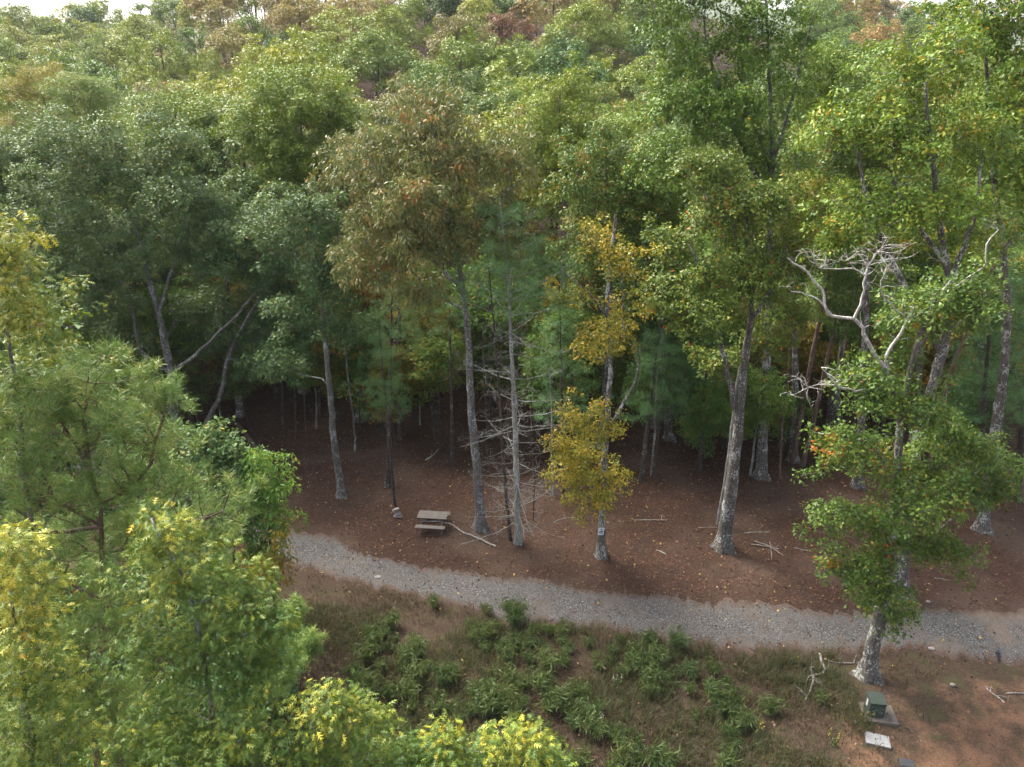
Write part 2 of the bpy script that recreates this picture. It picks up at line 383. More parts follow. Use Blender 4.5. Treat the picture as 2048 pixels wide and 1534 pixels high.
def make_tree(name, base, trunk, r0, lobes, leaf, bark, seed, k=16.5, m=28, R=.30, L=.165, tpl=T_TRI, okz=None, limbs=(), rt=.05,
              bf=.25, flare=.9, droop=.35, jit=.55, tint=(.15, .7), top_tint=0.0, split=False, extra=None, minr=0.0, low=-.35, flat=.5, tip=.007,
              tint_j=.18, spread=.8, dome=.35, leafobj=0, patches=0.0, dead_mat=None, thick=.09):
    """trunk/limbs: world polylines; lobes: [(centre, radius)]. Returns the root Empty."""
    rng = R_(seed); base = np.asarray(base, float); S = Skel()
    trunk = [np.asarray(p, float) for p in trunk]
    trunk = [np.array([base[0], base[1], base[2]-.15])]+trunk
    if okz is None: okz = min(q[2]-r for q, r in lobes)-1.5 if lobes else 1e9
    S.path(trunk, r0, rt, step=.45, wig=.03, rng=rng, okz=okz, tr=1, pw=.85)
    for li, (pts, ra, rb) in enumerate(limbs):
        pts = [np.asarray(p, float) for p in pts]; j = S.near(pts[0])
        S.path([S.P[j]]+pts[1:], ra, rb, par=j, step=.4, wig=.05, rng=rng, tr=2+li)
    if lobes:
        C, N = sprays(lobes, rng, k, low, flat); S.grow(C-N*.12, bf=bf, rng=rng)
    if extra: extra(S, rng)
    r = S.radii(tip); P = np.array(S.P)-base
    ch = S.chains(r); root = empty(name, base)
    if split:
        lab = np.zeros(len(P), int); heads = []
        for i in range(len(P)):
            p = S.par[i]
            if p < 0: continue
            lab[i] = lab[p]
            if lab[p] == 0 and S.trunk[i] != 1 and (r[i] > .032 or S.trunk[i] >= 50): heads.append(i); lab[i] = len(heads)
        groups = [[c for c, s0 in ch if lab[s0] == g] for g in range(len(heads)+1)]
        isdead = [False]+[S.trunk[i] >= 50 for i in heads]
    else: groups = [[c for c, s0 in ch]]
    for g, lst in enumerate(groups):
        if not lst: continue
        V, F = tubes(P, r, lst, flare if g == 0 else 0, rng, minr)
        if len(F): obj('trunk' if g == 0 else 'limb', mesh_np('trunk' if g == 0 else 'limb', V, F, (dead_mat if dead_mat and split and g and isdead[g] else bark), smooth=True), root)
    if lobes:
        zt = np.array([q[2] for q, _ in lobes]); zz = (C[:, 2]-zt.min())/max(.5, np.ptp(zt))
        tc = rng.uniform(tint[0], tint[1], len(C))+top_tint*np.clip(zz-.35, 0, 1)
        if patches:                                     # a few boughs already turned
            for q, rr in lobes:
                if rng.random() < patches:
                    tc[np.linalg.norm(C-q, axis=1) < rr*.6] += .5
        fr = leaf_frames(C-base, N, m, R, L, rng, droop, jit, dome, thick, spread, tc, tint_j)
        if leafobj:
            d = np.linalg.norm(fr[0]+base-CAM, axis=1)
            dirs = (fr[0]+base-CAM); u = 1024+FPX*dirs[:, 0]/(dirs@Fv); v = 767-FPX*(dirs@Uv)/(dirs@Fv)
            d = d+1e3*((u < 0) | (u > 2048) | (v < 0) | (v > 1534)); o_ = np.argsort(d); near, rest = o_[:leafobj], o_[leafobj:]
            fr2 = tuple(x[rest] for x in fr)
            lms = leaf_variants(leaf, tpl)
            import mathutils
            for i in near:
                s_ = float(fr[4][i, 0]); b_ = min(len(lms)-1, int(fr[5][i]*len(lms)))
                lo = bpy.data.objects.new('leaf', lms[b_]); col.objects.link(lo); lo.parent = root
                A = np.column_stack([fr[1][i], fr[2][i], fr[3][i]])
                Mx = mathutils.Matrix([[*(A[0]*s_), fr[0][i, 0]], [*(A[1]*s_), fr[0][i, 1]], [*(A[2]*s_), fr[0][i, 2]], [0, 0, 0, 1]])
                lo.matrix_local = Mx
            fr = fr2
        V, F, t = build_leaves(fr, tpl); obj('crown', mesh_np('crown', V, F, leaf, t), root)
    return root
_lv = {}
def leaf_variants(leaf, tpl):
    if leaf.name not in _lv:
        _lv[leaf.name] = [mesh_np('leaf', tpl[0], tpl[1], leaf, np.full(len(tpl[0]), (q+.5)/9)) for q in range(9)]
    return _lv[leaf.name]
def pxpath(pts, Y): return [at(p[0], p[1], Y+(p[2] if len(p) > 2 else 0)) for p in pts]

def dead_twigs(S, rng, ids, n, lmin, lmax, r, up=.2, depth=2, out=None):
    """bare crooked twigs off the nodes ids"""
    for _ in range(n):
        j = int(rng.choice(ids)); d = rng.normal(0, 1, 3); d[2] = abs(d[2])*.5+up
        if out is not None: d = d+out
        d /= np.linalg.norm(d); L = rng.uniform(lmin, lmax); k = max(2, int(L/.16)); last = j; p = S.P[j].copy(); new = []
        for q in range(k):
            d = d+rng.normal(0, .28, 3); d /= np.linalg.norm(d); p = p+d*L/k
            last = S.add(p, last, max(.004, r*(1-.8*(q+1)/k)), False); new.append(last)
        if depth > 0: dead_twigs(S, rng, new, 3, lmin*.45, lmax*.55, r*.6, up, depth-1)

# ================================================================== the setting
def axis(dense0, dense1, step, far, grow):
    a = list(np.arange(dense0, dense1+1e-6, step)); s = step
    while a[-1] < far[1]: s *= grow; a.append(a[-1]+s)
    s = step
    while a[0] > far[0]: s *= grow; a.insert(0, a[0]-s)
    return np.array(a)
gx = axis(-34, 34, .55, (-2600, 2600), 1.13); gy = axis(13, 50, .5, (-60, 3200), 1.1)
X, Yg = np.meshgrid(gx, gy); Z = H(X, Yg); nx, ny = len(gx), len(gy)
idx = np.arange(nx*ny).reshape(ny, nx)
F = np.stack([idx[:-1, :-1], idx[:-1, 1:], idx[1:, 1:], idx[1:, :-1]], 2).reshape(-1, 4)
def groundmat():
    m, n, b = mat('forest_floor'); v = objco(n)
    big = noise(n, v, .22, 3); mid = noise(n, v, 1.3, 4); fine = noise(n, v, 14, 5, .7)
    vc = voro(n, v, 16, 1)
    sepv = nd(n, 'SeparateColor'); n.links.new(vc, sepv.inputs[0])
    litter = ramp(n, sepv.outputs[0], [(0, (.018, .010, .008)), (.45, (.040, .021, .014)), (.8, (.066, .035, .022)), (.97, (.12, .07, .045)), (1, (.17, .11, .07))])
    litter = mix(n, .45, litter, ramp(n, fine, [(.3, (.016, .010, .008)), (.7, (.062, .034, .023))]))
    litter = mix(n, ramp(n, mid, [(.42, (0,)), (.62, (.8,))]), litter, ramp(n, fine, [(.3, (.018, .012, .010)), (.7, (.05, .030, .022))]))
    litter = mix(n, ramp(n, big, [(.48, (0,)), (.66, (.5,))]), litter, ramp(n, fine, [(.3, (.05, .036, .028)), (.7, (.11, .08, .06))]))
    dry = ramp(n, fine, [(.3, (.022, .016, .011)), (.55, (.05, .035, .024)), (.75, (.095, .069, .048))])
    dry = mix(n, ramp(n, mid, [(.5, (0,)), (.66, (.7,))]), dry, (.05, .048, .022))
    clay = ramp(n, fine, [(.25, (.085, .044, .027)), (.75, (.20, .115, .07))])
    sx = nd(n, 'SeparateXYZ'); n.links.new(v, sx.inputs[0])
    # litter under the stand (beyond the lane), dry grass on the bank before it, clay towards the corner
    yy = mathn(n, 'ADD', sx.outputs[1], mathn(n, 'MULTIPLY', mathn(n, 'SUBTRACT', mid, .5), 3.0))
    xx = mathn(n, 'MULTIPLY', sx.outputs[0], .17)
    line = mathn(n, 'ADD', yy, xx)
    f1 = ramp(n, mathn(n, 'DIVIDE', line, 50), [(.505, (0,)), (.565, (1,))])
    c = mix(n, f1, dry, litter)
    px = mathn(n, 'SUBTRACT', sx.outputs[0], mathn(n, 'MULTIPLY', sx.outputs[1], .62))
    cl = mathn(n, 'ADD', mathn(n, 'MULTIPLY', px, .055), mathn(n, 'MULTIPLY', mathn(n, 'SUBTRACT', 22.5, sx.outputs[1]), .10))
    cl = mathn(n, 'ADD', cl, mathn(n, 'MULTIPLY', mathn(n, 'SUBTRACT', noise(n, v, .8, 5, .65), .5), 2.0))
    c = mix(n, ramp(n, cl, [(.40, (0,)), (.85, (.85,))]), c, clay)
    n.links.new(c, b.inputs['Base Color']); b.inputs['Roughness'].default_value = .95; b.inputs['Specular IOR Level'].default_value = .1
    bump(n, b, mathn(n, 'ADD', fine, mathn(n, 'MULTIPLY', sepv.outputs[1], .5)), .8, .05); return m
ter = tag(obj('terrain', mesh_np('terrain', np.column_stack([X.ravel(), Yg.ravel(), Z.ravel()]), F, groundmat(), smooth=True)),
          'brown leaf littered forest floor rising to a wooded hill', None, None, 'structure')

# gravel lane, a strip draped over the ground
up_px = [(575, 1046), (640, 1068), (700, 1092), (800, 1116), (900, 1138), (1000, 1153), (1100, 1166), (1200, 1178), (1300, 1190), (1400, 1197), (1500, 1207), (1650, 1216), (1800, 1221), (1930, 1219), (2048, 1213)]
lo_px = [(575, 1120), (640, 1150), (700, 1172), (800, 1192), (900, 1212), (1000, 1238), (1100, 1258), (1200, 1274), (1300, 1285), (1400, 1291), (1500, 1297), (1650, 1304), (1800, 1304), (1930, 1318), (2048, 1341)]
A = np.array([G(*p) for p in up_px]); B = np.array([G(*p) for p in lo_px])
dA, dB = A[0]-A[2], B[0]-B[2]; A = np.vstack([A[0]+dA*6, A[0]+dA*2.2, A]); B = np.vstack([B[0]+dB*6+[1, 0, 0], B[0]+dB*2.2, B])
A = np.vstack([A, A[-1]+[9, 1.6, 0], A[-1]+[22, 5, 0]]); B = np.vstack([B, B[-1]+[8, -1.2, 0], B[-1]+[20, -2, 0]])
rs = lambda q: resample(q, .25)
def arclen(q, n):
    q = resample(q, .2); s = np.concatenate([[0], np.cumsum(np.linalg.norm(np.diff(q, axis=0), axis=1))])
    t = np.linspace(0, s[-1], n); return np.column_stack([np.interp(t, s, q[:, i]) for i in range(3)])
NR = 300
def ladder(A, B):     # match both edges column by column
    out = []
    for i in range(len(A)-1):
        for t in np.linspace(0, 1, 18, endpoint=False): out.append((A[i]*(1-t)+A[i+1]*t, B[i]*(1-t)+B[i+1]*t))
    return np.array([o[0] for o in out]), np.array([o[1] for o in out])
As, Bs = ladder(A, B); rng = R_(5); NR = len(As)
sm = lambda a: np.convolve(np.pad(a, 6, mode='edge'), np.ones(13)/13, 'valid')
for q in (As, Bs):
    for c_ in range(2): q[:, c_] = sm(q[:, c_])
jA = sm(rng.normal(0, .6, NR))+rng.normal(0, .10, NR); jB = sm(rng.normal(0, .8, NR))+rng.normal(0, .12, NR)
As[:, 1] += jA; Bs[:, 1] += jB
tt = np.linspace(0, 1, 15); RP = As[:, None]*(1-tt[None, :, None])+Bs[:, None]*tt[None, :, None]
RP[:, :, 2] = H(RP[:, :, 0], RP[:, :, 1])+.035*np.sin(pi*tt)[None]**.3+.012-.05*((tt == 0) | (tt == 1))[None]
ri = np.arange(NR*15).reshape(NR, 15)
F = np.stack([ri[:-1, :-1], ri[:-1, 1:], ri[1:, 1:], ri[1:, :-1]], 2).reshape(-1, 4)
def gravelmat():
    m, n, b = mat('gravel'); v = objco(n)
    x = nd(n, 'TexVoronoi'); x.inputs['Scale'].default_value = 32; n.links.new(v, x.inputs['Vector'])
    s = nd(n, 'SeparateColor'); n.links.new(x.outputs['Color'], s.inputs[0])
    g = ramp(n, s.outputs[0], [(0, (.022, .0215, .021)), (.5, (.058, .057, .055)), (.85, (.105, .103, .10)), (1, (.23, .225, .22))])
    big = noise(n, v, .55, 4, .6); mid = noise(n, v, 3.0, 4, .6)
    g = mix(n, ramp(n, big, [(.45, (0,)), (.68, (.75,))]), g, ramp(n, mid, [(.3, (.05, .041, .034)), (.7, (.12, .098, .08))]))
    f2 = noise(n, v, 9, 4, .7)
    g = mix(n, ramp(n, f2, [(.58, (0,)), (.68, (.55,))]), g, (.10, .060, .042))
    sx = nd(n, 'SeparateXYZ'); n.links.new(v, sx.inputs[0])
    tanf = ramp(n, mathn(n, 'ADD', mathn(n, 'MULTIPLY', sx.outputs[0], .03), mathn(n, 'MULTIPLY', mathn(n, 'SUBTRACT', big, .5), 1.2)), [(.55, (0,)), (.85, (.6,))])
    g = mix(n, tanf, g, ramp(n, f2, [(.3, (.12, .088, .062)), (.7, (.22, .165, .12))]))
    at_ = nd(n, 'Attribute', attribute_name='tint')
    trk = ramp(n, mathn(n, 'ADD', at_.outputs['Fac'], mathn(n, 'MULTIPLY', mathn(n, 'SUBTRACT', mid, .5), .25)), [(.18, (0,)), (.38, (.4,)), (.55, (.4,)), (.70, (0,))])
    g = mix(n, trk, g, ramp(n, f2, [(.3, (.055, .052, .049)), (.7, (.105, .10, .094))]))
    ef = mathn(n, 'ADD', at_.outputs['Fac'], mathn(n, 'ADD', mathn(n, 'MULTIPLY', mathn(n, 'SUBTRACT', mid, .5), .55), mathn(n, 'MULTIPLY', mathn(n, 'SUBTRACT', f2, .5), .5)))
    g = mix(n, ramp(n, ef, [(.62, (0,)), (.92, (.95,))]), g, ramp(n, f2, [(.3, (.03, .02, .015)), (.7, (.10, .06, .042))]))
    n.links.new(g, b.inputs['Base Color']); b.inputs['Roughness'].default_value = .9; b.inputs['Specular IOR Level'].default_value = .2
    bump(n, b, x.outputs['Distance'], .8, .03); return m
tag(obj('gravel_lane', mesh_np('gravel_lane', RP.reshape(-1, 3), F, gravelmat(), np.tile(np.abs(tt-.5)*2, NR), smooth=True)), 'grey gravel lane curving along the edge of the wood', None, None, 'structure')
# distances to the lane, for scattering
Rmid = (As+Bs)/2; Rhw = np.linalg.norm(As-Bs, axis=1)/2
def on_lane(x, y):
    k = np.clip(np.searchsorted(Rmid[:, 0], x), 0, NR-1)
    return (y < As[k, 1]) & (y > Bs[k, 1]), y-As[k, 1], Bs[k, 1]-y

# fallen leaves lying on the floor, fringe of the lane included
rng = R_(11)
def litter(n, x0, x1, y0, y1, size, lane_keep, near_keep):
    x = rng.uniform(x0, x1, n); y = y0+(y1-y0)*rng.uniform(0, 1, n)**1.25
    on, da, db = on_lane(x, y)
    edge = np.minimum(np.abs(da), np.abs(db))*.5
    keep = np.where(on, rng.random(n) < lane_keep+.5*np.exp(-edge/.25), np.where(db > 0, rng.random(n) < near_keep, True))
    keep &= np.abs(x) < .74*y+3
    x, y = x[keep], y[keep]
    C = np.column_stack([x, y, H(x, y)+.02+.045*on[keep]+rng.uniform(0, .02, len(x))])
    N = nrm(np.column_stack([rng.normal(0, .3, (len(x), 2)), np.ones(len(x))]))
    return leaf_frames(C, N, 1, .01, size, rng, droop=0, jit=.35, tint_c=rng.beta(1.6, 2.4, len(x)))
V, F, t = build_leaves(litter(90000, -36, 36, 16, 52, .115, .30, .33), T_DIA)
tag(obj('leaf_litter', mesh_np('leaf_litter', V, F, M['dead_leaf'], t)), 'fallen brown leaves scattered over the forest floor and lane', 'leaf litter', None, 'stuff')
# loose stones on the lane
n = 12000; k = rng.integers(0, NR, n); u_ = rng.uniform(.03, .97, n)
C = As[k]*(1-u_[:, None])+Bs[k]*u_[:, None]+rng.normal(0, .06, (n, 3))*[1, 1, 0]; C[:, 2] = H(C[:, 0], C[:, 1])+.045
C = C[(np.abs(C[:, 0]) < .74*C[:, 1]+2)]
T_ST = (np.array([[1, 0, 0], [-.5, .8, 0], [-.6, -.7, 0], [0, .05, .75]]), np.array([[0, 1, 3], [1, 2, 3], [2, 0, 3]]))
fr = leaf_frames(C, np.tile([[0, 0, 1.]], (len(C), 1)), 1, .01, .017, rng, droop=0, jit=.2, tint_c=rng.random(len(C)))
fr = (fr[0], nrm(fr[1]*[1, 1, .15]), fr[2], np.tile([[0, 0, 1.]], (len(C), 1)), fr[4], fr[5]); fr = (fr[0], fr[1], nrm(np.cross(fr[3], fr[1])), fr[3], fr[4], fr[5])
V, F, t = build_leaves(fr, T_ST)
M['stone_chip'] = leafmat('stone_chip', [(0, (.04, .039, .038)), (.6, (.10, .098, .095)), (1, (.30, .295, .285))], trans=0.0, rough=.8)
tag(obj('gravel', mesh_np('gravel', V, F, M['stone_chip'], t)), 'loose grey stones lying over the gravel lane', 'gravel', None, 'stuff')

# blue hills beyond the ridge
def hillmat():
    m, n, b = mat('far_hills'); v = objco(n)
    n.links.new(ramp(n, noise(n, v, .05, 4, .7), [(.3, (.03, .06, .028)), (.7, (.07, .10, .04))]), b.inputs['Base Color']); b.inputs['Roughness'].default_value = 1; return m
hx = np.linspace(-1500, 2300, 180); hy = np.linspace(1250, 1900, 12)
HX, HY = np.meshgrid(hx, hy); prof = 150+45*np.sin(hx*.0021+1)+22*np.sin(hx*.0063)+8*np.sin(hx*.021)
HZ = -20+np.sin(np.linspace(0, pi, 12))[:, None]*(prof[None]+20)+R_(3).normal(0, 2.5, HX.shape)
ii = np.arange(HX.size).reshape(HX.shape)
tag(obj('hills', mesh_np('hills', np.column_stack([HX.ravel(), HY.ravel(), HZ.ravel()]), np.stack([ii[:-1, :-1], ii[:-1, 1:], ii[1:, 1:], ii[1:, :-1]], 2).reshape(-1, 4), hillmat(), smooth=True)),
    'hazy blue wooded hills beyond the ridge', None, None, 'structure')
# the air
HAZE = .0001
def haze():
    m = bpy.data.materials.new('haze'); m.use_nodes = True; n = m.node_tree; n.nodes.clear()
    o = n.nodes.new('ShaderNodeOutputMaterial'); p = n.nodes.new('ShaderNodeVolumePrincipled')
    p.inputs['Color'].default_value = (.93, .95, 1, 1); p.inputs['Density'].default_value = HAZE; p.inputs['Anisotropy'].default_value = .1
    n.links.new(p.outputs[0], o.inputs['Volume'])
    x0, x1, y0, y1, z0, z1 = -2700, 2700, -70, 3300, -30, 260
    V = np.array([[x, y, z] for z in (z0, z1) for y in (y0, y1) for x in (x0, x1)], float)
    F = np.array([[0, 2, 3, 1], [4, 5, 7, 6], [0, 1, 5, 4], [2, 6, 7, 3], [0, 4, 6, 2], [1, 3, 7, 5]])
    tag(obj('haze', mesh_np('haze', V, F, m)), 'thin pale haze in the air over the wood', 'haze', None, 'stuff')
haze()


# small twigs among the leaves
n = 320; x = rng.uniform(-34, 34, n); y = 17+33*rng.uniform(0, 1, n)**1.1; on, da, db = on_lane(x, y); k = (~on) & (np.abs(x) < .74*y+2); x, y = x[k], y[k]
a_ = rng.uniform(0, 2*pi, len(x)); L_ = rng.uniform(.25, 1.1, len(x)); w_ = rng.uniform(.005, .012, len(x)); d = np.column_stack([np.cos(a_), np.sin(a_)]); e = np.column_stack([-np.sin(a_), np.cos(a_)])
VV = []
for t_, s_ in ((-.5, .7), (0, 1), (.5, .4)):
    cxy = np.column_stack([x, y])+d*(L_*t_)[:, None]+e*(rng.normal(0, .05, len(x))*L_)[:, None]
    z = H(cxy[:, 0], cxy[:, 1])+.05
    for q in range(3):
        o_ = e*(w_*s_*cos(q*2.094))[:, None]; VV.append(np.column_stack([cxy+o_, z+w_*s_*sin(q*2.094)]))
V = np.stack(VV, 1).reshape(-1, 3); k = (np.arange(len(x))*9)[:, None]
F = np.concatenate([k+np.array([a*3+q, a*3+(q+1) % 3, a*3+3+(q+1) % 3, a*3+3+q]) for a in range(2) for q in range(3)])
tag(obj('twig_litter', mesh_np('twig_litter', V, F, M['dead_brown'])), 'small broken twigs scattered over the forest floor', 'twigs', None, 'stuff')

# ================================================================== trees standing in front
def trunk_px(base, pts, Y=None):
    b = G(*base) if Y is None else base
    return b, pxpath(pts, b[1])

# --- big blue-green oak at the left, many limbed
b = G(352, 905); Y = b[1]
lb = lobes_px([(150, 330, 120, 90), (110, 470, 100, 120), (290, 320, 110, 80, 2), (330, 450, 130, 90), (190, 570, 110, 80, -1), (60, 600, 60, 90, 2), (430, 470, 90, 80, 1), (240, 680, 90, 50, 1.5), (100, 700, 90, 60, 3), (420, 620, 70, 50, 2.5), (395, 690, 60, 40, 3)], Y, 1.25, R_(21), 0.86)
make = make_tree
tg = lambda o, l, g=None, c='tree': tag(o, l, c, g)
tg(make('oak_tree', b, pxpath([(348, 830), (343, 748), (325, 660), (312, 600), (290, 520), (262, 430), (215, 340)], Y), .34, lb, M['oak_blue'], M['bark_grey'], 31, limbs=[
    (pxpath([(343, 748), (285, 705), (268, 640), (240, 560), (190, 470)], Y), .13, .04),
    (pxpath([(343, 748), (400, 702), (470, 632, 1), (545, 545, 1)], Y), .12, .04),
    (pxpath([(318, 625), (345, 520), (372, 445), (400, 370)], Y), .12, .035),
    (pxpath([(312, 600), (262, 470, 1), (300, 380, 1.5)], Y), .1, .03)], split=True, okz=5.5), 'large grey-limbed oak with blue-green foliage forking low behind the pine')
# --- leaning oak beside it
b = G(392, 885); Y = b[1]
lb = lobes_px([(560, 560, 80, 70), (500, 650, 80, 60, 1), (530, 730, 60, 45), (470, 520, 80, 50, -1), (600, 660, 55, 60), (545, 455, 70, 50)], Y, 1.15, R_(22), 0.96)
tg(make('oak_tree', b, pxpath([(420, 830), (442, 785), (456, 715), (500, 625), (548, 550), (572, 470)], Y), .2, lb, M['oak_blue'], M['bark_grey'], 32, okz=5, split=True), 'leaning grey oak with a curved trunk and dark blue-green leaves')
# --- straight grey oak left of the picnic table
b = G(685, 992); Y = b[1]
lb = lobes_px([(600, 420, 70, 50), (560, 470, 70, 60, 1), (650, 480, 55, 60), (690, 650, 45, 55), (590, 640, 60, 60, -1), (560, 730, 50, 45, 1), (640, 560, 50, 60), (690, 560, 40, 40, 1)], Y, 1.1, R_(23), 0.96)
tg(make('oak_tree', b, pxpath([(668, 880), (657, 760), (648, 660), (636, 560), (618, 460), (605, 400)], Y), .23, lb, M['oak_blue'], M['bark_grey'], 33, okz=6.5, split=True, limbs=[(pxpath([(648, 650), (680, 560), (690, 490)], Y), .08, .03)]), 'slender straight grey-barked oak between the lane and the picnic table')
# --- the broad bronze oak in the middle
b = G(962, 1057); Y = b[1]
lb = lobes_px([(860, 220, 90, 70, 1), (760, 330, 90, 80, 1), (900, 330, 120, 90), (1010, 340, 80, 80, 1), (760, 470, 90, 80), (880, 470, 110, 80, -1), (990, 470, 70, 70, 0), (730, 540, 70, 45, -.5), (840, 580, 60, 40, 1), (830, 400, 80, 60, -2.5)], Y, 1.05, R_(24), 1.02)
tg(make('oak_tree', b, pxpath([(955, 950), (944, 830), (938, 700), (925, 580), (905, 470), (880, 360), (862, 230)], Y), .27, lb, M['oak_brown'], M['bark_grey'], 34, tpl=T_NTR, L=.21, m=30, droop=.9, okz=11, split=True, limbs=[
    (pxpath([(925, 580), (850, 500), (790, 420), (750, 330)], Y), .1, .03), (pxpath([(915, 530), (990, 440), (1020, 350)], Y), .09, .03)], tint=(.15, .78), patches=.04), 'tall oak with bronze drooping leaves rising behind the picnic table')
# --- white pine with bare lower whorls
def white_pine(name, label, b, toppt, midpts, r0, seed, z_live, dead_n, live_len, dead_len, green=M['pine_white'], bark=M['bark_pale'], dens=1.0, dz=.55, group=None, leaf_L=.15):
    rng = R_(seed); S = Skel(); ids = S.path([np.array([b[0], b[1], b[2]-.15])]+midpts+[toppt], r0, .02, step=.35, wig=.02, rng=rng, tr=1)
    P = np.array(S.P); zs = P[:, 2]; C, N = [], []
    z = b[2]+1.2; top = toppt[2]; dead_ids = []
    while z < top-.3:
        j = int(np.argmin(np.abs(zs-z))); live = z-b[2] > z_live; nb = int(rng.integers(3, 6)); a0 = rng.uniform(0, 2*pi)
        rel = (z-b[2]-z_live)/max(1, top-b[2]-z_live)
        for q in range(nb):
            a = a0+q*2*pi/nb+rng.normal(0, .25)
            if live: L = live_len*(1-rel)**.7*rng.uniform(.6, 1.1)+.35; rise = .28
            else:
                if rng.random() > dead_n: continue
                L = dead_len*rng.uniform(.35, 1.1); rise = rng.uniform(-.35, .1)
            d = np.array([cos(a), sin(a), rise]); k = max(4, int(L/.28)); last = j; p = S.P[j].copy(); seg = []
            for s in range(k):
                dd = d+np.array([0, 0, (.30 if live else .28)*(s/k)])+rng.normal(0, .09, 3); p = p+dd/np.linalg.norm(dd)*L/k
                last = S.add(p, last, max(.006, (.007+.0065*L)*(1-.85*(s+1)/k)), False); seg.append(last)
            if live:
                for s, i in enumerate(seg):
                    if s >= k*.25:
                        for _ in range(int(rng.integers(3, 6)*dens)):
                            sd = rng.normal(0, .42, 3)*np.array([1, 1, .25])*min(1, .4+.2*L); C.append(S.P[i]+sd+[0, 0, .08]); N.append(nrm(np.array([d[0], d[1], .9])+rng.normal(0, .25, 3)))
            else:
                dead_twigs(S, rng, seg[1:], int(3+L*2.0), .3, .85, .005, up=-.1, depth=1)
        z += dz*rng.uniform(.8, 1.25)
    r = S.radii(); P = np.array(S.P)-b; root = empty(name, b)
    ch = S.chains(r); tr = [c for c, s0 in ch if S.trunk[s0] == 1]
    V, F = tubes(P, r, tr, .5, rng); obj('trunk', mesh_np('trunk', V, F, bark, smooth=True), root)
    # every whorl branch with its twigs is a part
    lab = np.full(len(P), -1); nl = 0
    for i in range(len(P)):
        p = S.par[i]
        if S.trunk[i] == 1: continue
        if lab[p] >= 0: lab[i] = lab[p]
        else: lab[i] = nl; nl += 1
    grp = {}
    for c, s0 in ch:
        if S.trunk[s0] != 1: grp.setdefault(lab[s0], []).append(c)
    for g, lst in grp.items():
        V, F = tubes(P, r, lst, 0, rng); obj('branch', mesh_np('branch', V, F, bark, smooth=True), root)
    if C:
        fr = leaf_frames(np.array(C)-b, np.array(N), 34, .14, leaf_L*1.1, rng, droop=-.15, jit=.8, dome=0, thick=.07, spread=.9)
        V, F, t = build_leaves(fr, T_NEE2); obj('crown', mesh_np('crown', V, F, green, t), root)
    return tag(root, label, 'tree', group)
b = G(1037, 1086); Y = b[1]
white_pine('pine_tree', 'pale-barked white pine with whorls of bare dead branches up its trunk', b, at(1000, 395, Y), pxpath([(1030, 850), (1022, 680), (1015, 540)], Y), .19, 41, 11.8, .9, 3.4, 2.9, dz=.5, dens=.95)
b = G(1021, 1080); Y = b[1]
white_pine('pine_tree', 'thin dark pine close behind the pale white pine', b, at(975, 500, Y), pxpath([(1005, 900), (992, 700)], Y), .10, 42, 14.5, .35, 1.0, 1.0, bark=M['bark_dark'])
# --- yellow oak carrying the notice
b = G(1203, 1112); Y = b[1]; YO = b
lb = lobes_px([(1135, 590, 45, 30), (1230, 650, 60, 65), (1190, 700, 40, 40, 1), (1250, 520, 55, 55), (1200, 480, 40, 40, 1), (1130, 860, 38, 65), (1190, 850, 45, 60, -.6), (1160, 940, 60, 60), (1215, 970, 55, 45, -.5), (1180, 1020, 45, 28), (1150, 930, 40, 50, 1)], Y, .55, R_(25), 0.72)
tg(make('oak_tree', b, pxpath([(1204, 1040), (1208, 940), (1214, 840), (1222, 710), (1215, 620), (1222, 520), (1232, 430)], Y), .21, lb, M['oak_yellow'], M['bark_oak'], 35, okz=1.5, k=15, R=.26, m=24, L=.14, split=True, tint=(.15, .75), limbs=[
    (pxpath([(1211, 850), (1250, 805), (1275, 750), (1282, 690)], Y), .085, .025), (pxpath([(1222, 710), (1245, 650), (1240, 560)], Y), .07, .02), (pxpath([(1218, 640), (1180, 590), (1120, 540)], Y), .06, .015)]), 'oak with golden yellow foliage down its trunk and a white notice nailed on')
# --- large oak in the middle right
b = G(1447, 1095); Y = b[1]
lb = lobes_px([(1480, 430, 90, 80, 1), (1380, 560, 80, 60), (1490, 560, 90, 70), (1580, 620, 60, 60, 1), (1400, 640, 70, 50, -1.5), (1530, 680, 60, 45, 1), (1330, 600, 60, 50), (1330, 500, 50, 50, 1), (1570, 520, 60, 60), (1420, 350, 70, 50, 1), (1540, 400, 60, 50), (1430, 720, 45, 30, 1)], Y, 1.15, R_(26), 0.96)
tg(make('oak_tree', b, pxpath([(1455, 1030), (1470, 920), (1480, 820), (1492, 720), (1505, 620), (1500, 500), (1490, 380)], Y), .38, lb, M['oak_green'], M['bark_oak'], 36, okz=6.5, split=True, flare=.75, limbs=[
    (pxpath([(1478, 840), (1455, 740), (1430, 640), (1415, 560), (1380, 500)], Y), .14, .04), (pxpath([(1500, 650), (1540, 580), (1570, 500)], Y), .10, .03)], tint=(.2, .68), patches=.03), 'stout lichen-spotted oak on the slope right of the yellow oak')
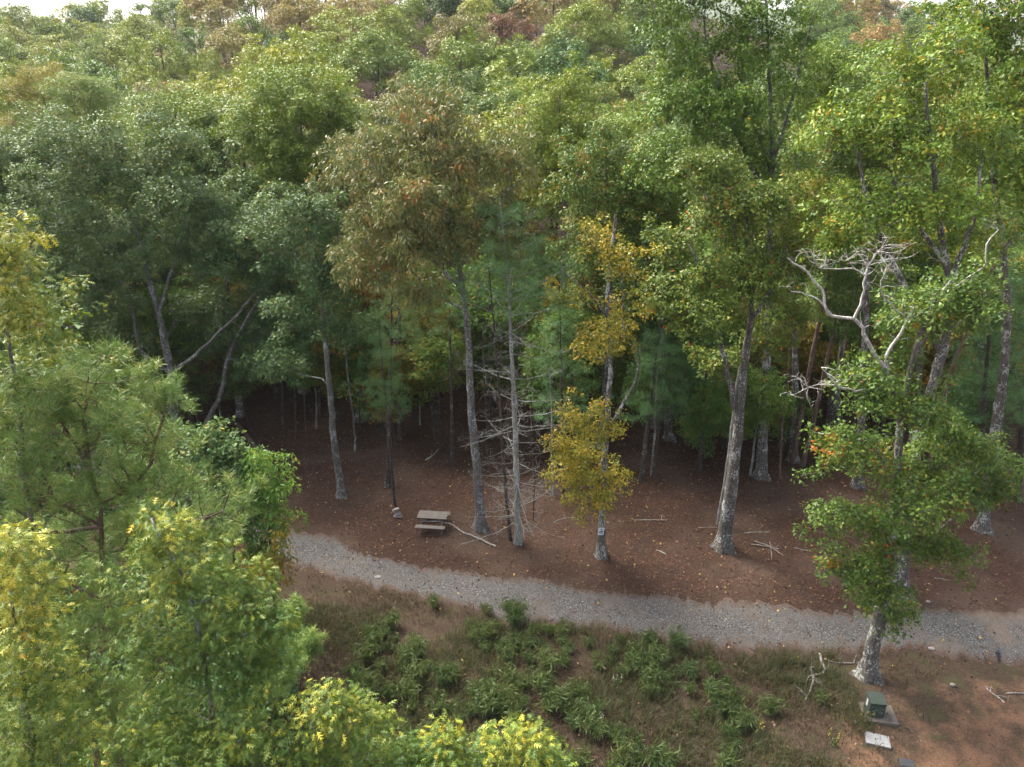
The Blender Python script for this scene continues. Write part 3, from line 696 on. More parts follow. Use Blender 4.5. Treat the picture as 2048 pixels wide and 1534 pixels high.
# --- right-hand oak at the lane edge with the dead top
b = G(1735, 1352); Y = b[1]
lb = lobes_px([(1860, 620, 95, 65, .5), (1930, 600, 70, 55), (1800, 680, 40, 40, 1), (1740, 770, 75, 55), (1830, 830, 80, 50, -.5), (1700, 900, 80, 55), (1800, 930, 90, 55, 1), (1920, 890, 75, 50), (1970, 960, 70, 60, .5), (1860, 1000, 90, 60, -1), (1720, 1040, 90, 55), (1820, 1090, 90, 50), (1900, 1100, 55, 50), (1700, 1130, 65, 35, -.5), (1760, 1180, 60, 55, -.5), (1790, 1230, 35, 35)], Y, .82, R_(27), 0.96)
def h8dead(S, rng):
    Yd = Y-.3
    def dp(pts, r0, r1, tw, lmax=.9, par=None):
        q = pxpath(pts, Yd); ok_ = [i_ for i_ in range(len(S.P)) if S.trunk[i_] == 1 or S.trunk[i_] >= 50]
        j = ok_[int(np.argmin([np.sum((S.P[i_]-q[0])**2) for i_ in ok_]))]
        ids = S.path([S.P[j]]+q[1:], r0*.72, r1*.75, par=j, step=.22, wig=.035, rng=rng, ok=False, tr=50+len(S.P)); dead_twigs(S, rng, ids[len(ids)//2:], max(1, tw*2//3), .35, lmax*1.15, .012, .1, 1); return ids
    a = dp([(1795, 790), (1755, 720), (1722, 660), (1708, 640)], .10, .075, 3)
    dp([(1708, 640), (1655, 628, -.2), (1650, 590), (1625, 555), (1575, 515)], .075, .035, 3, .5)
    dp([(1655, 628), (1640, 600), (1602, 582), (1585, 583)], .05, .02, 4, .5)
    c = dp([(1708, 640), (1728, 595), (1732, 550), (1745, 515, -.2), (1768, 490)], .065, .02, 26, 1.0)
    dp([(1735, 545), (1705, 538), (1670, 540), (1635, 536), (1620, 505)], .035, .01, 14, .7)
    dp([(1740, 520), (1715, 505), (1690, 522)], .025, .01, 10, .6)
    dp([(1745, 515), (1785, 545), (1790, 520), (1800, 500)], .025, .01, 10, .6)
    e = dp([(1800, 830), (1775, 720), (1810, 655), (1830, 615)], .075, .05, 6, .6)
    dp([(1822, 635), (1790, 618), (1765, 588), (1762, 560), (1775, 530)], .045, .012, 14, .6)
    dp([(1750, 800), (1700, 780), (1670, 765), (1645, 735)], .06, .03, 6, .8)
    dp([(1690, 790), (1655, 770), (1620, 775), (1590, 790)], .03, .01, 16, .7)
    dp([(1880, 600), (1935, 555, .5), (1970, 530), (1975, 490), (1995, 460)], .05, .02, 3, .5)
tg(make('oak_tree', b, pxpath([(1752, 1260), (1770, 1170), (1782, 1060), (1792, 940), (1800, 820), (1830, 700), (1870, 600), (1900, 560)], Y), .30, lb, M['oak_green'], M['bark_oak'], 37, okz=2.5, k=20, m=26, R=.27, L=.145, split=True, flare=1.15, tint=(.1, .6), extra=h8dead, dead_mat=M['dead_limb'], patches=.05, limbs=[
    (pxpath([(1792, 940), (1720, 880), (1660, 870)], Y), .06, .02), (pxpath([(1782, 1060), (1860, 990), (1950, 950)], Y), .07, .02)]), 'lichen-spotted oak at the lane edge with twisted bare dead limbs above', None)
# --- thick oak close behind it
b = G(1797, 1186); Y = b[1]
lb = lobes_px([(1850, 150, 110, 80, 1), (1720, 250, 100, 90, 1), (1850, 290, 110, 80), (1960, 280, 70, 80, 1), (1740, 400, 90, 70), (1860, 420, 100, 70, -1), (1680, 480, 60, 60, 1.5), (1800, 490, 70, 50, 1), (1950, 430, 60, 70, .5), (1930, 520, 60, 40, 1)], Y, 1.05, R_(28), 0.86)
tg(make('oak_tree', b, pxpath([(1805, 1100), (1830, 900), (1868, 760), (1890, 680), (1895, 580), (1880, 450), (1860, 300), (1850, 180)], Y), .37, lb, M['oak_bright'], M['bark_oak'], 38, okz=13, split=True, tint=(.1, .75), patches=.13, limbs=[
    (pxpath([(1885, 700), (1800, 560), (1740, 430), (1710, 300)], Y), .17, .04), (pxpath([(1895, 580), (1950, 430), (1965, 300)], Y), .12, .03),
    (pxpath([(1885, 520), (1790, 380), (1780, 250)], Y), .1, .03)]), 'thick-trunked oak with sunlit yellow-green crown at the right')
b = G(1850, 1080); Y = b[1]
tg(make('dead_tree', b, pxpath([(1865, 900), (1905, 740), (1945, 640), (1985, 540), (2030, 465)], Y), .11, [], None, M['dead_brown'], 39, rt=.03, flare=.3, okz=99, extra=lambda S, rng: dead_twigs(S, rng, list(range(len(S.P)//2, len(S.P))), 12, .4, 1.6, .02, .1, 1)), 'thin bare leaning dead trunk right of the thick oak')
# --- tall loose oaks filling the upper right
Y = 37.0; b = np.array([*at(1530, 900, Y)[:2], 0]); b[2] = float(H(*b[:2]))
lb = lobes_px([(1400, 60, 90, 90, 1), (1500, 60, 90, 80), (1360, 200, 80, 90), (1470, 200, 90, 90, -1), (1570, 170, 60, 100, 1), (1420, 310, 90, 70, 1), (1530, 330, 80, 70), (1330, 330, 60, 60, 1), (1600, 60, 40, 70, 1), (1350, -50, 90, 70), (1480, -60, 90, 60)], Y, 1.2, R_(29), 0.82)
tg(make('oak_tree', b, pxpath([(1535, 700), (1540, 500), (1545, 330), (1540, 200), (1535, 60), (1530, -60)], Y), .33, lb, M['oak_bright'], M['bark_oak'], 40, okz=13, split=True, tint=(.05, .6), limbs=[
    (pxpath([(1542, 420), (1480, 280), (1440, 180), (1410, 60)], Y), .16, .04), (pxpath([(1545, 350), (1490, 180), (1490, 40)], Y), .12, .03), (pxpath([(1545, 330), (1590, 180), (1620, 60), (1640, 10)], Y), .1, .02)]), 'tallest open-crowned oak reaching the sky right of centre')
Y = 31.5; b = np.array([*at(2010, 900, Y)[:2], 0]); b[2] = float(H(*b[:2]))
lb = lobes_px([(1960, 60, 90, 70), (2050, 100, 90, 110), (2000, 220, 80, 80, -1), (2080, 260, 80, 90), (2020, 360, 70, 70), (2090, 430, 60, 90), (2000, -40, 90, 50), (1900, 30, 50, 50, 1)], Y, 1.1, R_(30), 0.84)
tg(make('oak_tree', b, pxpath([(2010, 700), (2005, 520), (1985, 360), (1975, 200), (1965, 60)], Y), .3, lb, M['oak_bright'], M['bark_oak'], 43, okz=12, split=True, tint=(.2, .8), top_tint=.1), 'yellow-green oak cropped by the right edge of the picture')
# --- rounded crowns of the second row
def second(px0, px1, py0, py1, Y, leaf, seed, label, bark='bark_oak', tall=None, rl=1.25, dens=.75, tpl=T_TRI, **kw):
    cx, cy_, rx, ry = (px0+px1)/2, (py0+py1)/2, (px1-px0)/2, (py1-py0)/2
    rng = R_(seed); e = [(cx, cy_, rx*.75, ry*.8)]
    for a in np.linspace(0, 2*pi, 6, endpoint=False)+rng.uniform(0, 1):
        e.append((cx+rx*.55*cos(a), cy_+ry*.5*sin(a), rx*.48, ry*.45, rng.uniform(-2, 2)))
    b = at(cx+rng.uniform(-15, 15), 800, Y); b[2] = float(H(b[0], b[1]))
    lb = lobes_px(e, Y, rl, rng, dens)
    top = at(cx, py0+ry*.4, Y); mid = at(cx+rng.uniform(-20, 20), cy_+ry*.6, Y)
    lim = []
    for s_ in (-1, 1): lim.append(([mid, at(cx+s_*rx*.35, cy_, Y), at(cx+s_*rx*.55, cy_-ry*.5, Y)], .10, .03))
    return tg(make('oak_tree', b, [b+(mid-b)*.5+[rng.normal(0, .2), 0, 0], mid, at(cx, cy_, Y), top], .26, lb, leaf, M[bark], seed, limbs=lim, tpl=tpl, minr=.009, **kw), label)
second(455, 750, 105, 420, 50, M['oak_bright'], 51, 'bright green rounded oak rising above the leaning oak', tint=(.1, .6), patches=.03)
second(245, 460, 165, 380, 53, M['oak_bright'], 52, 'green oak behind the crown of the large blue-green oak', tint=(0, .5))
second(1030, 1210, 130, 420, 47, M['oak_bright'], 53, 'light green oak in the gap right of the bronze oak', tint=(.2, .6))
second(1100, 1330, 230, 600, 41, M['oak_green'], 54, 'green oak standing behind the yellow oak', tint=(.2, .75), patches=.05)
second(-60, 190, 225, 520, 48, M['oak_blue'], 55, 'grey-green oak at the left edge above the yellow sunlit leaves', tint=(.2, .7))
second(640, 800, 250, 520, 45, M['oak_brown'], 56, 'small bronze oak left of the tall bronze oak', tint=(.1, .6), L=.18)
second(1570, 1760, 60, 330, 44, M['oak_bright'], 57, 'thin-topped oak between the tallest oak and the thick-trunked oak', tint=(.1, .6), dens=.5)
second(1230, 1420, 480, 720, 44, M['oak_green'], 58, 'dark green tree between yellow oak and stout oak', tint=(0, .5))
second(1610, 1760, 480, 700, 40, M['oak_green'], 59, 'shaded green oak behind the twisted dead limbs', tint=(0, .6), dens=.6)
second(1650, 1830, 130, 400, 36, M['oak_green'], 151, 'green oak left of the thick-trunked oak crown', tint=(.2, .8), patches=.1)
second(1900, 2080, 130, 430, 39, M['oak_bright'], 152, 'green oak behind the oak at the right edge', tint=(0, .5))
second(1740, 1960, 330, 560, 37, M['oak_green'], 153, 'shaded oak below the thick-trunked oak crown', tint=(.1, .6))
second(1270, 1400, 330, 560, 42, M['oak_bright'], 154, 'green oak below the tallest oak on its left side', tint=(.1, .6))
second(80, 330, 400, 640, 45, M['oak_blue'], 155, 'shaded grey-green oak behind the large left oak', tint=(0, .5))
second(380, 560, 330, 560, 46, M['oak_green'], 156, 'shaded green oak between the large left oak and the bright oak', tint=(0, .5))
second(1520, 1680, 330, 520, 39, M['oak_bright'], 157, 'green oak with rust patches under the tallest oak', tint=(.2, .7), patches=.15)
# --- understorey
def under(px0, px1, py0, py1, Y, leaf, seed, label, name='maple_tree', bark='bark_dark', r=.09, dens=.8, **kw):
    cx, cy_, rx, ry = (px0+px1)/2, (py0+py1)/2, (px1-px0)/2, (py1-py0)/2
    rng = R_(seed); e = [(cx, cy_, rx*.7, ry*.7)]+[(cx+rx*.55*cos(a), cy_+ry*.55*sin(a), rx*.45, ry*.42, rng.uniform(-1, 1)) for a in np.linspace(.4, 6.7, 5, endpoint=False)]
    b = at(cx, 800, Y); b[2] = float(H(b[0], b[1]))
    lb = lobes_px(e, Y, .85, rng, dens)
    return tag(make(name, b, [at(cx+rng.uniform(-8, 8), cy_+ry*.6, Y), at(cx, py0+ry*.5, Y)], r, lb, leaf, M[bark], seed, k=13, m=34, R=.36, flat=.75, dome=.2, L=.17, flare=.3, minr=.009, **kw), label, 'tree')
under(1390, 1570, 700, 890, 37, M['maple'], 61, 'bright green low maple around the stout oak trunk')
under(1530, 1650, 630, 770, 42, M['maple_gold'], 62, 'orange-tinted maple in the shade right of the stout oak')
under(790, 940, 600, 790, 42, M['maple_gold'], 63, 'olive and gold maple in the shade behind the picnic table', tint=(0, .45))
under(570, 700, 480, 640, 46, M['maple_gold'], 64, 'rust and gold maple in the gap right of the leaning oak', tint=(.1, .8))
under(690, 800, 470, 640, 45, M['maple_gold'], 65, 'reddish maple under the bronze oak', tint=(.3, .9))
under(590, 740, 680, 800, 43, M['maple_gold'], 66, 'low gold-green maple behind the slender grey oak', tint=(0, .4), dens=.6)
under(1060, 1180, 600, 760, 41, M['maple'], 67, 'green maple right of the white pine')
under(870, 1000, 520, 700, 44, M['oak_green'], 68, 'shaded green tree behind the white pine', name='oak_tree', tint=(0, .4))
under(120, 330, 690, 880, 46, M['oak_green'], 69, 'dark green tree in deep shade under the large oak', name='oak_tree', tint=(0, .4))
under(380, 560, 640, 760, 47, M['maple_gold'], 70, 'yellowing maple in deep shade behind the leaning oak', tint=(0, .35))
under(1640, 1760, 560, 700, 42, M['maple'], 71, 'green maple in shade below the twisted limbs', dens=.6)
under(1930, 2060, 500, 760, 40, M['oak_green'], 72, 'dark green tree in shade at the right edge', name='oak_tree', tint=(0, .35))
for i, (x0, x1, y0, y1, Yu, mk, tn, lab) in enumerate([
        (555, 650, 650, 790, 42, 'maple', (0, .6), 'green maple sapling left of the slender grey oak'), (660, 770, 620, 770, 43, 'oak_green', (.1, .6), 'green young tree right of the slender grey oak'),
        (740, 830, 680, 800, 41.5, 'maple_gold', (0, .4), 'gold-green sapling behind the thin tufted pine'), (820, 930, 660, 800, 40.5, 'maple', (.2, .9), 'green maple above the fallen stick'),
        (940, 1030, 640, 790, 42, 'oak_green', (0, .6), 'green young tree directly behind the white pine'), (1040, 1130, 680, 830, 39, 'maple', (.1, .7), 'green sapling between white pine and golden oak'),
        (1100, 1200, 560, 720, 43, 'oak_green', (.1, .7), 'leafy young tree left of the golden oak top'), (1250, 1340, 700, 850, 40, 'maple', (0, .6), 'green sapling right of the golden oak trunk'),
        (1320, 1420, 660, 820, 42, 'oak_green', (0, .6), 'green young tree left of the stout oak trunk'), (1360, 1450, 780, 900, 38, 'maple', (.1, .8), 'bright low maple at the foot of the stout oak'),
        (1520, 1610, 760, 880, 39.5, 'maple', (.1, .8), 'bright low maple right of the stout oak trunk'), (1600, 1700, 680, 800, 43, 'maple_gold', (0, .5), 'gold-tinted sapling by the leaning pine trunks'),
        (430, 540, 690, 800, 44, 'oak_green', (0, .5), 'shaded young tree above the fallen log'), (1880, 2000, 740, 880, 36, 'oak_green', (0, .5), 'shaded young tree right of the thick trunk'),
        (250, 400, 600, 760, 43, 'oak_green', (0, .6), 'shaded young tree between the limbs of the large left oak'), (1440, 1540, 600, 740, 42, 'maple_gold', (0, .35), 'gold-green tree behind the fork of the stout oak')]):
    under(x0, x1, y0, y1, Yu, M[mk], 630+i, lab, tint=tn, name='young_tree', r=.06)
for i, (px, py, ty, cx_, r_, zl, ll, lab) in enumerate([
        (790, 1012, 640, 757, .09, 4.6, 1.2, 'thin white pine with green tufts low on its trunk beside the stones'),
        (776, 972, 520, 785, .16, 7.5, 1.8, 'dark-trunked pine behind the stone stack'),
        (1127, 985, 560, 1120, .12, 3.6, 1.9, 'green white pine behind the golden foliage'),
        (1283, 962, 640, 1320, .14, 3.8, 2.2, 'dark green pine in shade right of the golden oak'),
        (1305, 955, 690, 1340, .09, 4.5, 1.6, 'thin pine with dead twigs right of the golden oak'),
        (1950, 1018, 520, 1990, .2, 4.5, 2.6, 'dark pine behind the right edge oak foliage'),
        (905, 930, 600, 900, .13, 8.5, 1.4, 'shaded pine behind the bronze oak trunk'),
        (1400, 940, 560, 1420, .13, 4.2, 2.2, 'shaded pine left of the stout oak'),
        (2035, 1000, 420, 2075, .2, 3.6, 2.8, 'tall dark pine at the right border'),
        (1700, 900, 470, 1740, .15, 8.0, 2.0, 'shaded pine behind the lane edge oak')]):
    b = G(px, py); white_pine('pine_tree', lab, b, at(cx_, ty, b[1]), [b*.5+at(cx_, ty, b[1])*.5], r_, 80+i, zl, .4, ll, 1.0, bark=M['bark_dark'], dens=.8, dz=.7)
# --- bare slim stems standing in the shade
rng = R_(90)
for i, (px, py, tx, ty, r_, bk, lab) in enumerate([
        (710, 902, 697, 760, .07, 'bark_grey', 'slim pale stem right of the slender grey oak'), (592, 885, 585, 700, .08, 'bark_dark', 'slim dark stem left of the slender grey oak'),
        (632, 858, 625, 740, .08, 'bark_grey', 'slim grey stem deep in the shade left of the slender oak'), (840, 850, 835, 700, .06, 'bark_grey', 'slim grey stem above the fallen stick'),
        (826, 838, 820, 690, .07, 'bark_dark', 'slim dark stem above the fallen stick'), (1107, 990, 1103, 830, .06, 'bark_pale', 'slim pale stem left of the golden foliage'),
        (1303, 952, 1312, 790, .09, 'bark_grey', 'slim grey leaning stem right of the golden foliage'), (1435, 1048, 1462, 860, .10, 'bark_pale', 'pale birch-like stem close beside the stout oak'),
        (1500, 950, 1520, 800, .08, 'bark_pale', 'slim pale stem right of the stout oak'), (1560, 955, 1575, 760, .08, 'bark_pine', 'slim brown stem behind the low green maple'),
        (1585, 925, 1640, 640, .16, 'bark_pine', 'leaning brown pine trunk in the shade'), (1605, 930, 1650, 740, .15, 'bark_pine', 'second leaning brown pine trunk in the shade'),
        (565, 850, 560, 690, .11, 'bark_dark', 'dark trunk deep in the shade behind the fallen log'), (440, 860, 436, 740, .1, 'bark_dark', 'dark trunk behind the curved leaning oak'),
        (973, 920, 968, 760, .07, 'bark_dark', 'slim dark stem left of the white pine'), (1066, 1040, 1064, 890, .05, 'bark_dark', 'very slim dark stem right of the white pine'),
        (1665, 900, 1690, 700, .13, 'bark_pine', 'brown trunk in the black shade right of the maple'), (800, 880, 800, 600, .15, 'bark_dark', 'dark pine trunk behind the thin tufted pine')]):
    b = G(px, py); tp = at(tx, ty, b[1]); tp2 = tp+(tp-b)*.6
    S_ = make('tree_trunk', b, [b*.5+tp*.5+rng.normal(0, .06, 3), tp, tp2], r_, [], None, M[bk], 200+i, rt=r_*.5, flare=.3, okz=99,
              extra=lambda S, g: dead_twigs(S, g, list(range(len(S.P)//3, len(S.P))), 5, .3, 1.0, .01, 0, 1))
    tag(S_, lab, 'tree')

# ================================================================== foreground at the left, close to the drone
def near_oak(ells, Y, base_px, seed, label, leafobj=160, tint=(.05, .48), top=.45, r0=.16, leaf=None, dens=.9, L=.135, k=20, m=22):
    rng = R_(seed); lb = lobes_px(ells, Y, .5, rng, dens)
    b = at(*base_px, Y); b[2] = float(H(b[0], b[1]))
    top_ = max(lb, key=lambda q: q[0][2])[0]
    mean = np.mean([q for q, _ in lb], 0)
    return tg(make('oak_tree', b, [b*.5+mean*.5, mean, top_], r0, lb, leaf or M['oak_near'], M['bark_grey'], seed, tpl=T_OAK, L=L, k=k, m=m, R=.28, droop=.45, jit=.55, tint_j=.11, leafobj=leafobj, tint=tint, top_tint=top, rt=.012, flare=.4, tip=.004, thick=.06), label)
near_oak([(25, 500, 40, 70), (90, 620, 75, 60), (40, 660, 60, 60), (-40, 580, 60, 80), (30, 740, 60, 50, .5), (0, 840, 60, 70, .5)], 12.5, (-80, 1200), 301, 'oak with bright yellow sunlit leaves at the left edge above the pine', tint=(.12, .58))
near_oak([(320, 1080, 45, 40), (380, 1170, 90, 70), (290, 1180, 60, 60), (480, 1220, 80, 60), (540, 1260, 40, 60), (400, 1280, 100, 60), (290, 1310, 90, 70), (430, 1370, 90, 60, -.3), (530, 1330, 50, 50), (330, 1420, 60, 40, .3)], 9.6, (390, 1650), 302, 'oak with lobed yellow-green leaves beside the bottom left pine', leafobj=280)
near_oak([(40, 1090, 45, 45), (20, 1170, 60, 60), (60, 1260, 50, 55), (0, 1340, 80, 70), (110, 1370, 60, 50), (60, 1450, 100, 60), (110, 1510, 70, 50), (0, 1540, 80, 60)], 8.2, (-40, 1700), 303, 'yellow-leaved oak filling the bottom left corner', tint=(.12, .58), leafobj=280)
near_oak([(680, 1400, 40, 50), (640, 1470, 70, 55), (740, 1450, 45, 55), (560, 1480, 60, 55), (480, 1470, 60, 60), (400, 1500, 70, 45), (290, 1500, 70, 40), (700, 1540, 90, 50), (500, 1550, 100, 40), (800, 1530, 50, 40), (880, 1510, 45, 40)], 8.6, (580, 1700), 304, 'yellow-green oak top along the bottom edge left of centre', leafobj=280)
near_oak([(1050, 1490, 50, 35), (980, 1530, 60, 35), (1090, 1540, 40, 30), (900, 1470, 25, 40)], 8.8, (1000, 1700), 305, 'small oak top peeping over the bottom edge near the centre', leafobj=120, tint=(.1, .6))
# loblolly pine
def near_pine(ells, Y, base_px, trunk, seed, label, limbs=()):
    rng = R_(seed); lb = lobes_px(ells, Y, .5, rng, 1.3); b = at(*base_px, Y); b[2] = float(H(b[0], b[1]))
    return tg(make('pine_tree', b, pxpath(trunk, Y), .2, lb, M['pine'], M['bark_pine'], seed, tpl=T_NEE3, L=.2, k=34, m=48, R=.05, droop=-.5, jit=1, dome=0, thick=.07, spread=.75, flat=.7, low=-.6, rt=.02, okz=6, limbs=[(pxpath(l, Y), .06, .02) for l in limbs], tint=(.2, .7), flare=.3, tint_j=.22), label)
T_NEE3 = (np.array([[0, -.028, 0], [0, .028, 0], [1, 0, -.05]]), np.array([[0, 1, 2]]))
near_pine([(160, 760, 60, 55), (230, 740, 50, 50), (100, 800, 70, 60), (200, 850, 90, 70), (330, 800, 40, 50), (310, 880, 60, 60), (80, 900, 80, 70), (250, 960, 100, 60), (130, 1000, 90, 60), (360, 960, 60, 50), (330, 1040, 90, 50, .4), (200, 1080, 110, 60), (460, 1010, 60, 45, .5), (70, 1100, 80, 60, .5), (430, 1080, 60, 40, .6), (150, 1170, 90, 50, .5), (20, 960, 60, 60, .4)], 12.6, (215, 1560),
          [(212, 1400), (205, 1250), (200, 1150), (195, 1010), (180, 960), (150, 900), (115, 840), (100, 790)], 311, 'loblolly pine with round needle tufts filling the left of the picture', limbs=[[(188, 970), (175, 900), (170, 840), (190, 770)], [(195, 1010), (280, 960), (315, 880), (335, 790)], [(200, 1100), (330, 1060), (440, 1020)], [(200, 1080), (90, 1060), (20, 1000)]])
near_pine([(130, 1290, 80, 60), (180, 1380, 80, 60), (230, 1250, 60, 60), (250, 1440, 80, 50), (120, 1430, 70, 60)], 11.5, (190, 1650), [(190, 1500), (180, 1380), (175, 1270)], 312, 'shaded pine between the two yellow-leaved oaks')
# shrubs at the lane end
def shrub(ells, Y, bpx, seed, label, leaf, cat='shrub', L=.12, tpl=T_DIA, name='shrub', **kw):
    lb = lobes_px(ells, Y, .6, R_(seed), 1.0); b = at(*bpx, Y); b[2] = float(H(b[0], b[1]))
    mean = np.mean([q for q, _ in lb], 0)
    return tag(make(name, b, [b*.4+mean*.6, mean], .05, lb, leaf, M['bark_dark'], seed, k=16, m=26, R=.4, L=L, tpl=tpl, flare=.2, **kw), label, cat)
shrub([(440, 910, 60, 45), (500, 960, 50, 50), (400, 890, 40, 40), (470, 1010, 50, 50)], 24, (450, 1120), 321, 'dark green bushy tree behind the pine at the lane end', M['oak_blue'], 'tree', .16, name='oak_tree')
shrub([(535, 960, 35, 50), (540, 1040, 35, 60), (520, 1100, 30, 40)], 23, (535, 1180), 322, 'bright green narrow tree hanging over the lane end', M['maple'], 'tree', .17, T_NAR, name='maple_tree', droop=1.0)
shrub([(560, 1090, 30, 30), (545, 1130, 35, 25), (520, 1130, 30, 30)], 22, (545, 1200), 323, 'low tree with hanging orange leaves at the lane end', M['maple_gold'], 'tree', .15, T_NAR, name='maple_tree', droop=1.0)
for i, (e, Yp, bp, lab) in enumerate([([(585, 1222, 20, 18), (580, 1245, 15, 15)], 19, (583, 1275), 'small green pine sapling beside the foreground oak'), ([(615, 1295, 25, 22), (600, 1310, 20, 15), (630, 1285, 14, 14)], 17.5, (612, 1345), 'wider green pine sapling on the bare bank'), ([(560, 1360, 25, 25), (590, 1330, 15, 15)], 16.8, (570, 1400), 'pine sapling half hidden by the foreground oak')]):
    lb = lobes_px(e, Yp, .22, R_(330+i), 1.2); b = at(*bp, Yp); b[2] = float(H(b[0], b[1])); mn = np.mean([q for q, _ in lb], 0)
    tag(make('pine_sapling', b, [mn], .02, lb, M['pine'], M['bark_pine'], 330+i, tpl=T_NEE2, L=.2, k=120, m=26, R=.05, droop=-.3, jit=1, dome=0, thick=.04, flare=.1, rt=.006, tip=.004), lab, 'sapling')

# ================================================================== wood behind: mid forest, then the hillside
def proto(seed, h, cr, rl, leaf, L, m, k, dens, bark, conic=False, minr=.02, tpl=T_TRI, R=.42, nm_='woodland_tree', lowc=-.55, zs=1.05, flat=.5):
    rng = R_(seed); c0 = np.array([0, 0, h-cr*1.0]); lb = []; asx, asy = rng.uniform(.78, 1.15, 2)
    n = int(dens*5.5*cr*cr/(rl*rl))
    for _ in range(n*12):
        v = rng.normal(0, 1, 3); v /= np.linalg.norm(v); v *= rng.uniform(.5, 1)**.4
        if v[2] < lowc: continue
        q = c0+v*np.array([(cr-.6*rl)*asx, (cr-.6*rl)*asy, cr*zs-.6*rl])
        if all(np.sum((q-p)**2) > (.62*rl)**2 for p, _ in lb):
            lb.append((q, rl*rng.uniform(.5, 1.35)))
            if rng.random() < .35: lb.append((q+nrm(v+np.array([0, 0, .5])+rng.normal(0, .3, 3))*rl*rng.uniform(.9, 1.4), rl*rng.uniform(.3, .5)))
        if len(lb) >= n: break
    return make(nm_, (0, 0, 0), [np.array([rng.normal(0, .2), rng.normal(0, .2), h*.4]), np.array([rng.normal(0, .3), rng.normal(0, .3), h*.75]), np.array([0, 0, h*.92])], .22, lb, leaf, M[bark], seed, L=L, m=m, k=k, minr=minr, flare=.3, R=R, tint=(.1, .8), tint_j=.15, tpl=tpl, low=-.2, flat=flat)
mids = [proto(400+i, 17+i % 3, 4.0+.4*(i % 2), 1.35, M['oak_green'], .23, 36, 8.5, .75, 'bark_dark') for i in range(5)]
for o in mids: o['_p'] = 1
rng = R_(410); pts = []
front = [(np.array(o.location)[:2]) for o in col.objects if o.type == 'EMPTY' and o.get('label') and o.location[1] > 24]
pal = [('oak_bright', 'light green'), ('oak_green', 'green'), ('oak_green', 'green'), ('oak_blue', 'grey-green'), ('oak_brown', 'bronze'), ('hill_olive', 'olive')]
cnt = 0
for _ in range(6000):
    y = rng.uniform(49, 90); x = rng.uniform(-.78*y-4, .78*y+4)
    if any((x-a)**2+(y-b_)**2 < 6.2**2 for a, b_ in pts) or any((x-a)**2+(y-b_)**2 < 3.8**2 for a, b_ in front): continue
    pts.append((x, y))
for i, (x, y) in enumerate(pts):
    mk, cname = pal[int(rng.integers(len(pal)))]; src = mids[i % 5]
    z = float(H(x, y)); s = rng.uniform(.85, 1.1); hz_cap = 1.0
    o = copy_tree(src, (x, y, z-.1), rng.uniform(0, 6.28), s, s*rng.uniform(.9, 1.08)*hz_cap, M[mk])
    tag(o, cname+' broadleaf tree in the dense wood behind the front row', 'tree', cname+' trees in the dense wood')
def to_px0(P):
    d = np.asarray(P, float)-CAM; f = d@Fv; return 1024+FPX*d[0]/f, 767-FPX*(d@Uv)/f
lows = [proto(440+i, 8.5+i, 3.0, 1.0, M['maple'], .26, 31, 7, .85, 'bark_dark', nm_='understorey_tree', lowc=-.98, zs=1.35, flat=.75) for i in range(3)]
lp = [('maple', 'green'), ('oak_green', 'dark green'), ('maple_gold', 'gold-tinted'), ('oak_green', 'dark green')]
pts2 = []
for _ in range(4000):
    y = 43.5+19*rng.random()**1.3; x = rng.uniform(-.76*y-3, .76*y+3)
    if any((x-a)**2+(y-b_)**2 < 3.3**2 for a, b_ in pts2): continue
    px_ = 1024+FPX*x/(y*cos(PITCH)+17*sin(PITCH))
    if y < 49 and 470 < px_ < 600: continue
    if any((x-a)**2+(y-b_)**2 < 1.2**2 for a, b_ in front): continue
    pts2.append((x, y)); mk, cn = lp[int(rng.integers(len(lp)))]; s = rng.uniform(.75, 1.15)
    o = copy_tree(lows[len(pts2) % 3], (x, y, float(H(x, y))-.1), rng.uniform(0, 6.28), s, s*rng.uniform(.85, 1.2), M[mk])
    tag(o, cn+' low tree in the deep shade under the wood', 'tree', cn+' low trees in the shade')
for i, (px, py, Yv, s, mk, lab) in enumerate([(60, 1250, 15, .55, 'oak_green', 'dark green shrub under the yellow oak in the corner'), (250, 1250, 14.5, .6, 'oak_green', 'dark green shrub under the lobed-leaf oak'), (380, 1300, 15.5, .55, 'oak_blue', 'grey-green shrub at the bank foot left of the saplings'), (150, 1420, 12, .5, 'oak_green', 'shaded shrub between pine trunk and corner oak'), (480, 1180, 18.5, .5, 'oak_blue', 'shrub hiding the lane end behind the lobed-leaf oak'), (330, 1480, 12, .5, 'oak_green', 'shaded shrub above the bottom edge left of centre'), (120, 1050, 20, .7, 'oak_green', 'dark tree behind the loblolly pine trunk'), (330, 1060, 21, .65, 'oak_blue', 'grey-green tree behind the right side of the loblolly pine'), (480, 1420, 12.5, .45, 'maple', 'green shrub right of the lobed-leaf oak trunk'), (-60, 1000, 19, .8, 'oak_green', 'dark tree at the left edge behind the pine'), (20, 900, 27, 1.15, 'oak_blue', 'grey-green tree beyond the pine at the left edge'), (120, 900, 29, 1.2, 'oak_green', 'green tree beyond the crown of the loblolly pine'), (215, 900, 27, .95, 'oak_blue', 'grey-green tree beyond the middle of the loblolly pine'), (300, 920, 28, .8, 'oak_green', 'dark tree at the foot of the large left oak'), (375, 950, 25, .7, 'oak_green', 'green tree hiding the lane end beside the leaning oak')]):
    P_ = at(px, py, Yv); o = copy_tree(lows[i % 3], (P_[0], P_[1], float(H(P_[0], P_[1]))-.1), i*1.3, s, s, M[mk]); o.name = 'shrub'; tag(o, lab, 'shrub', 'shrubs under the foreground trees')
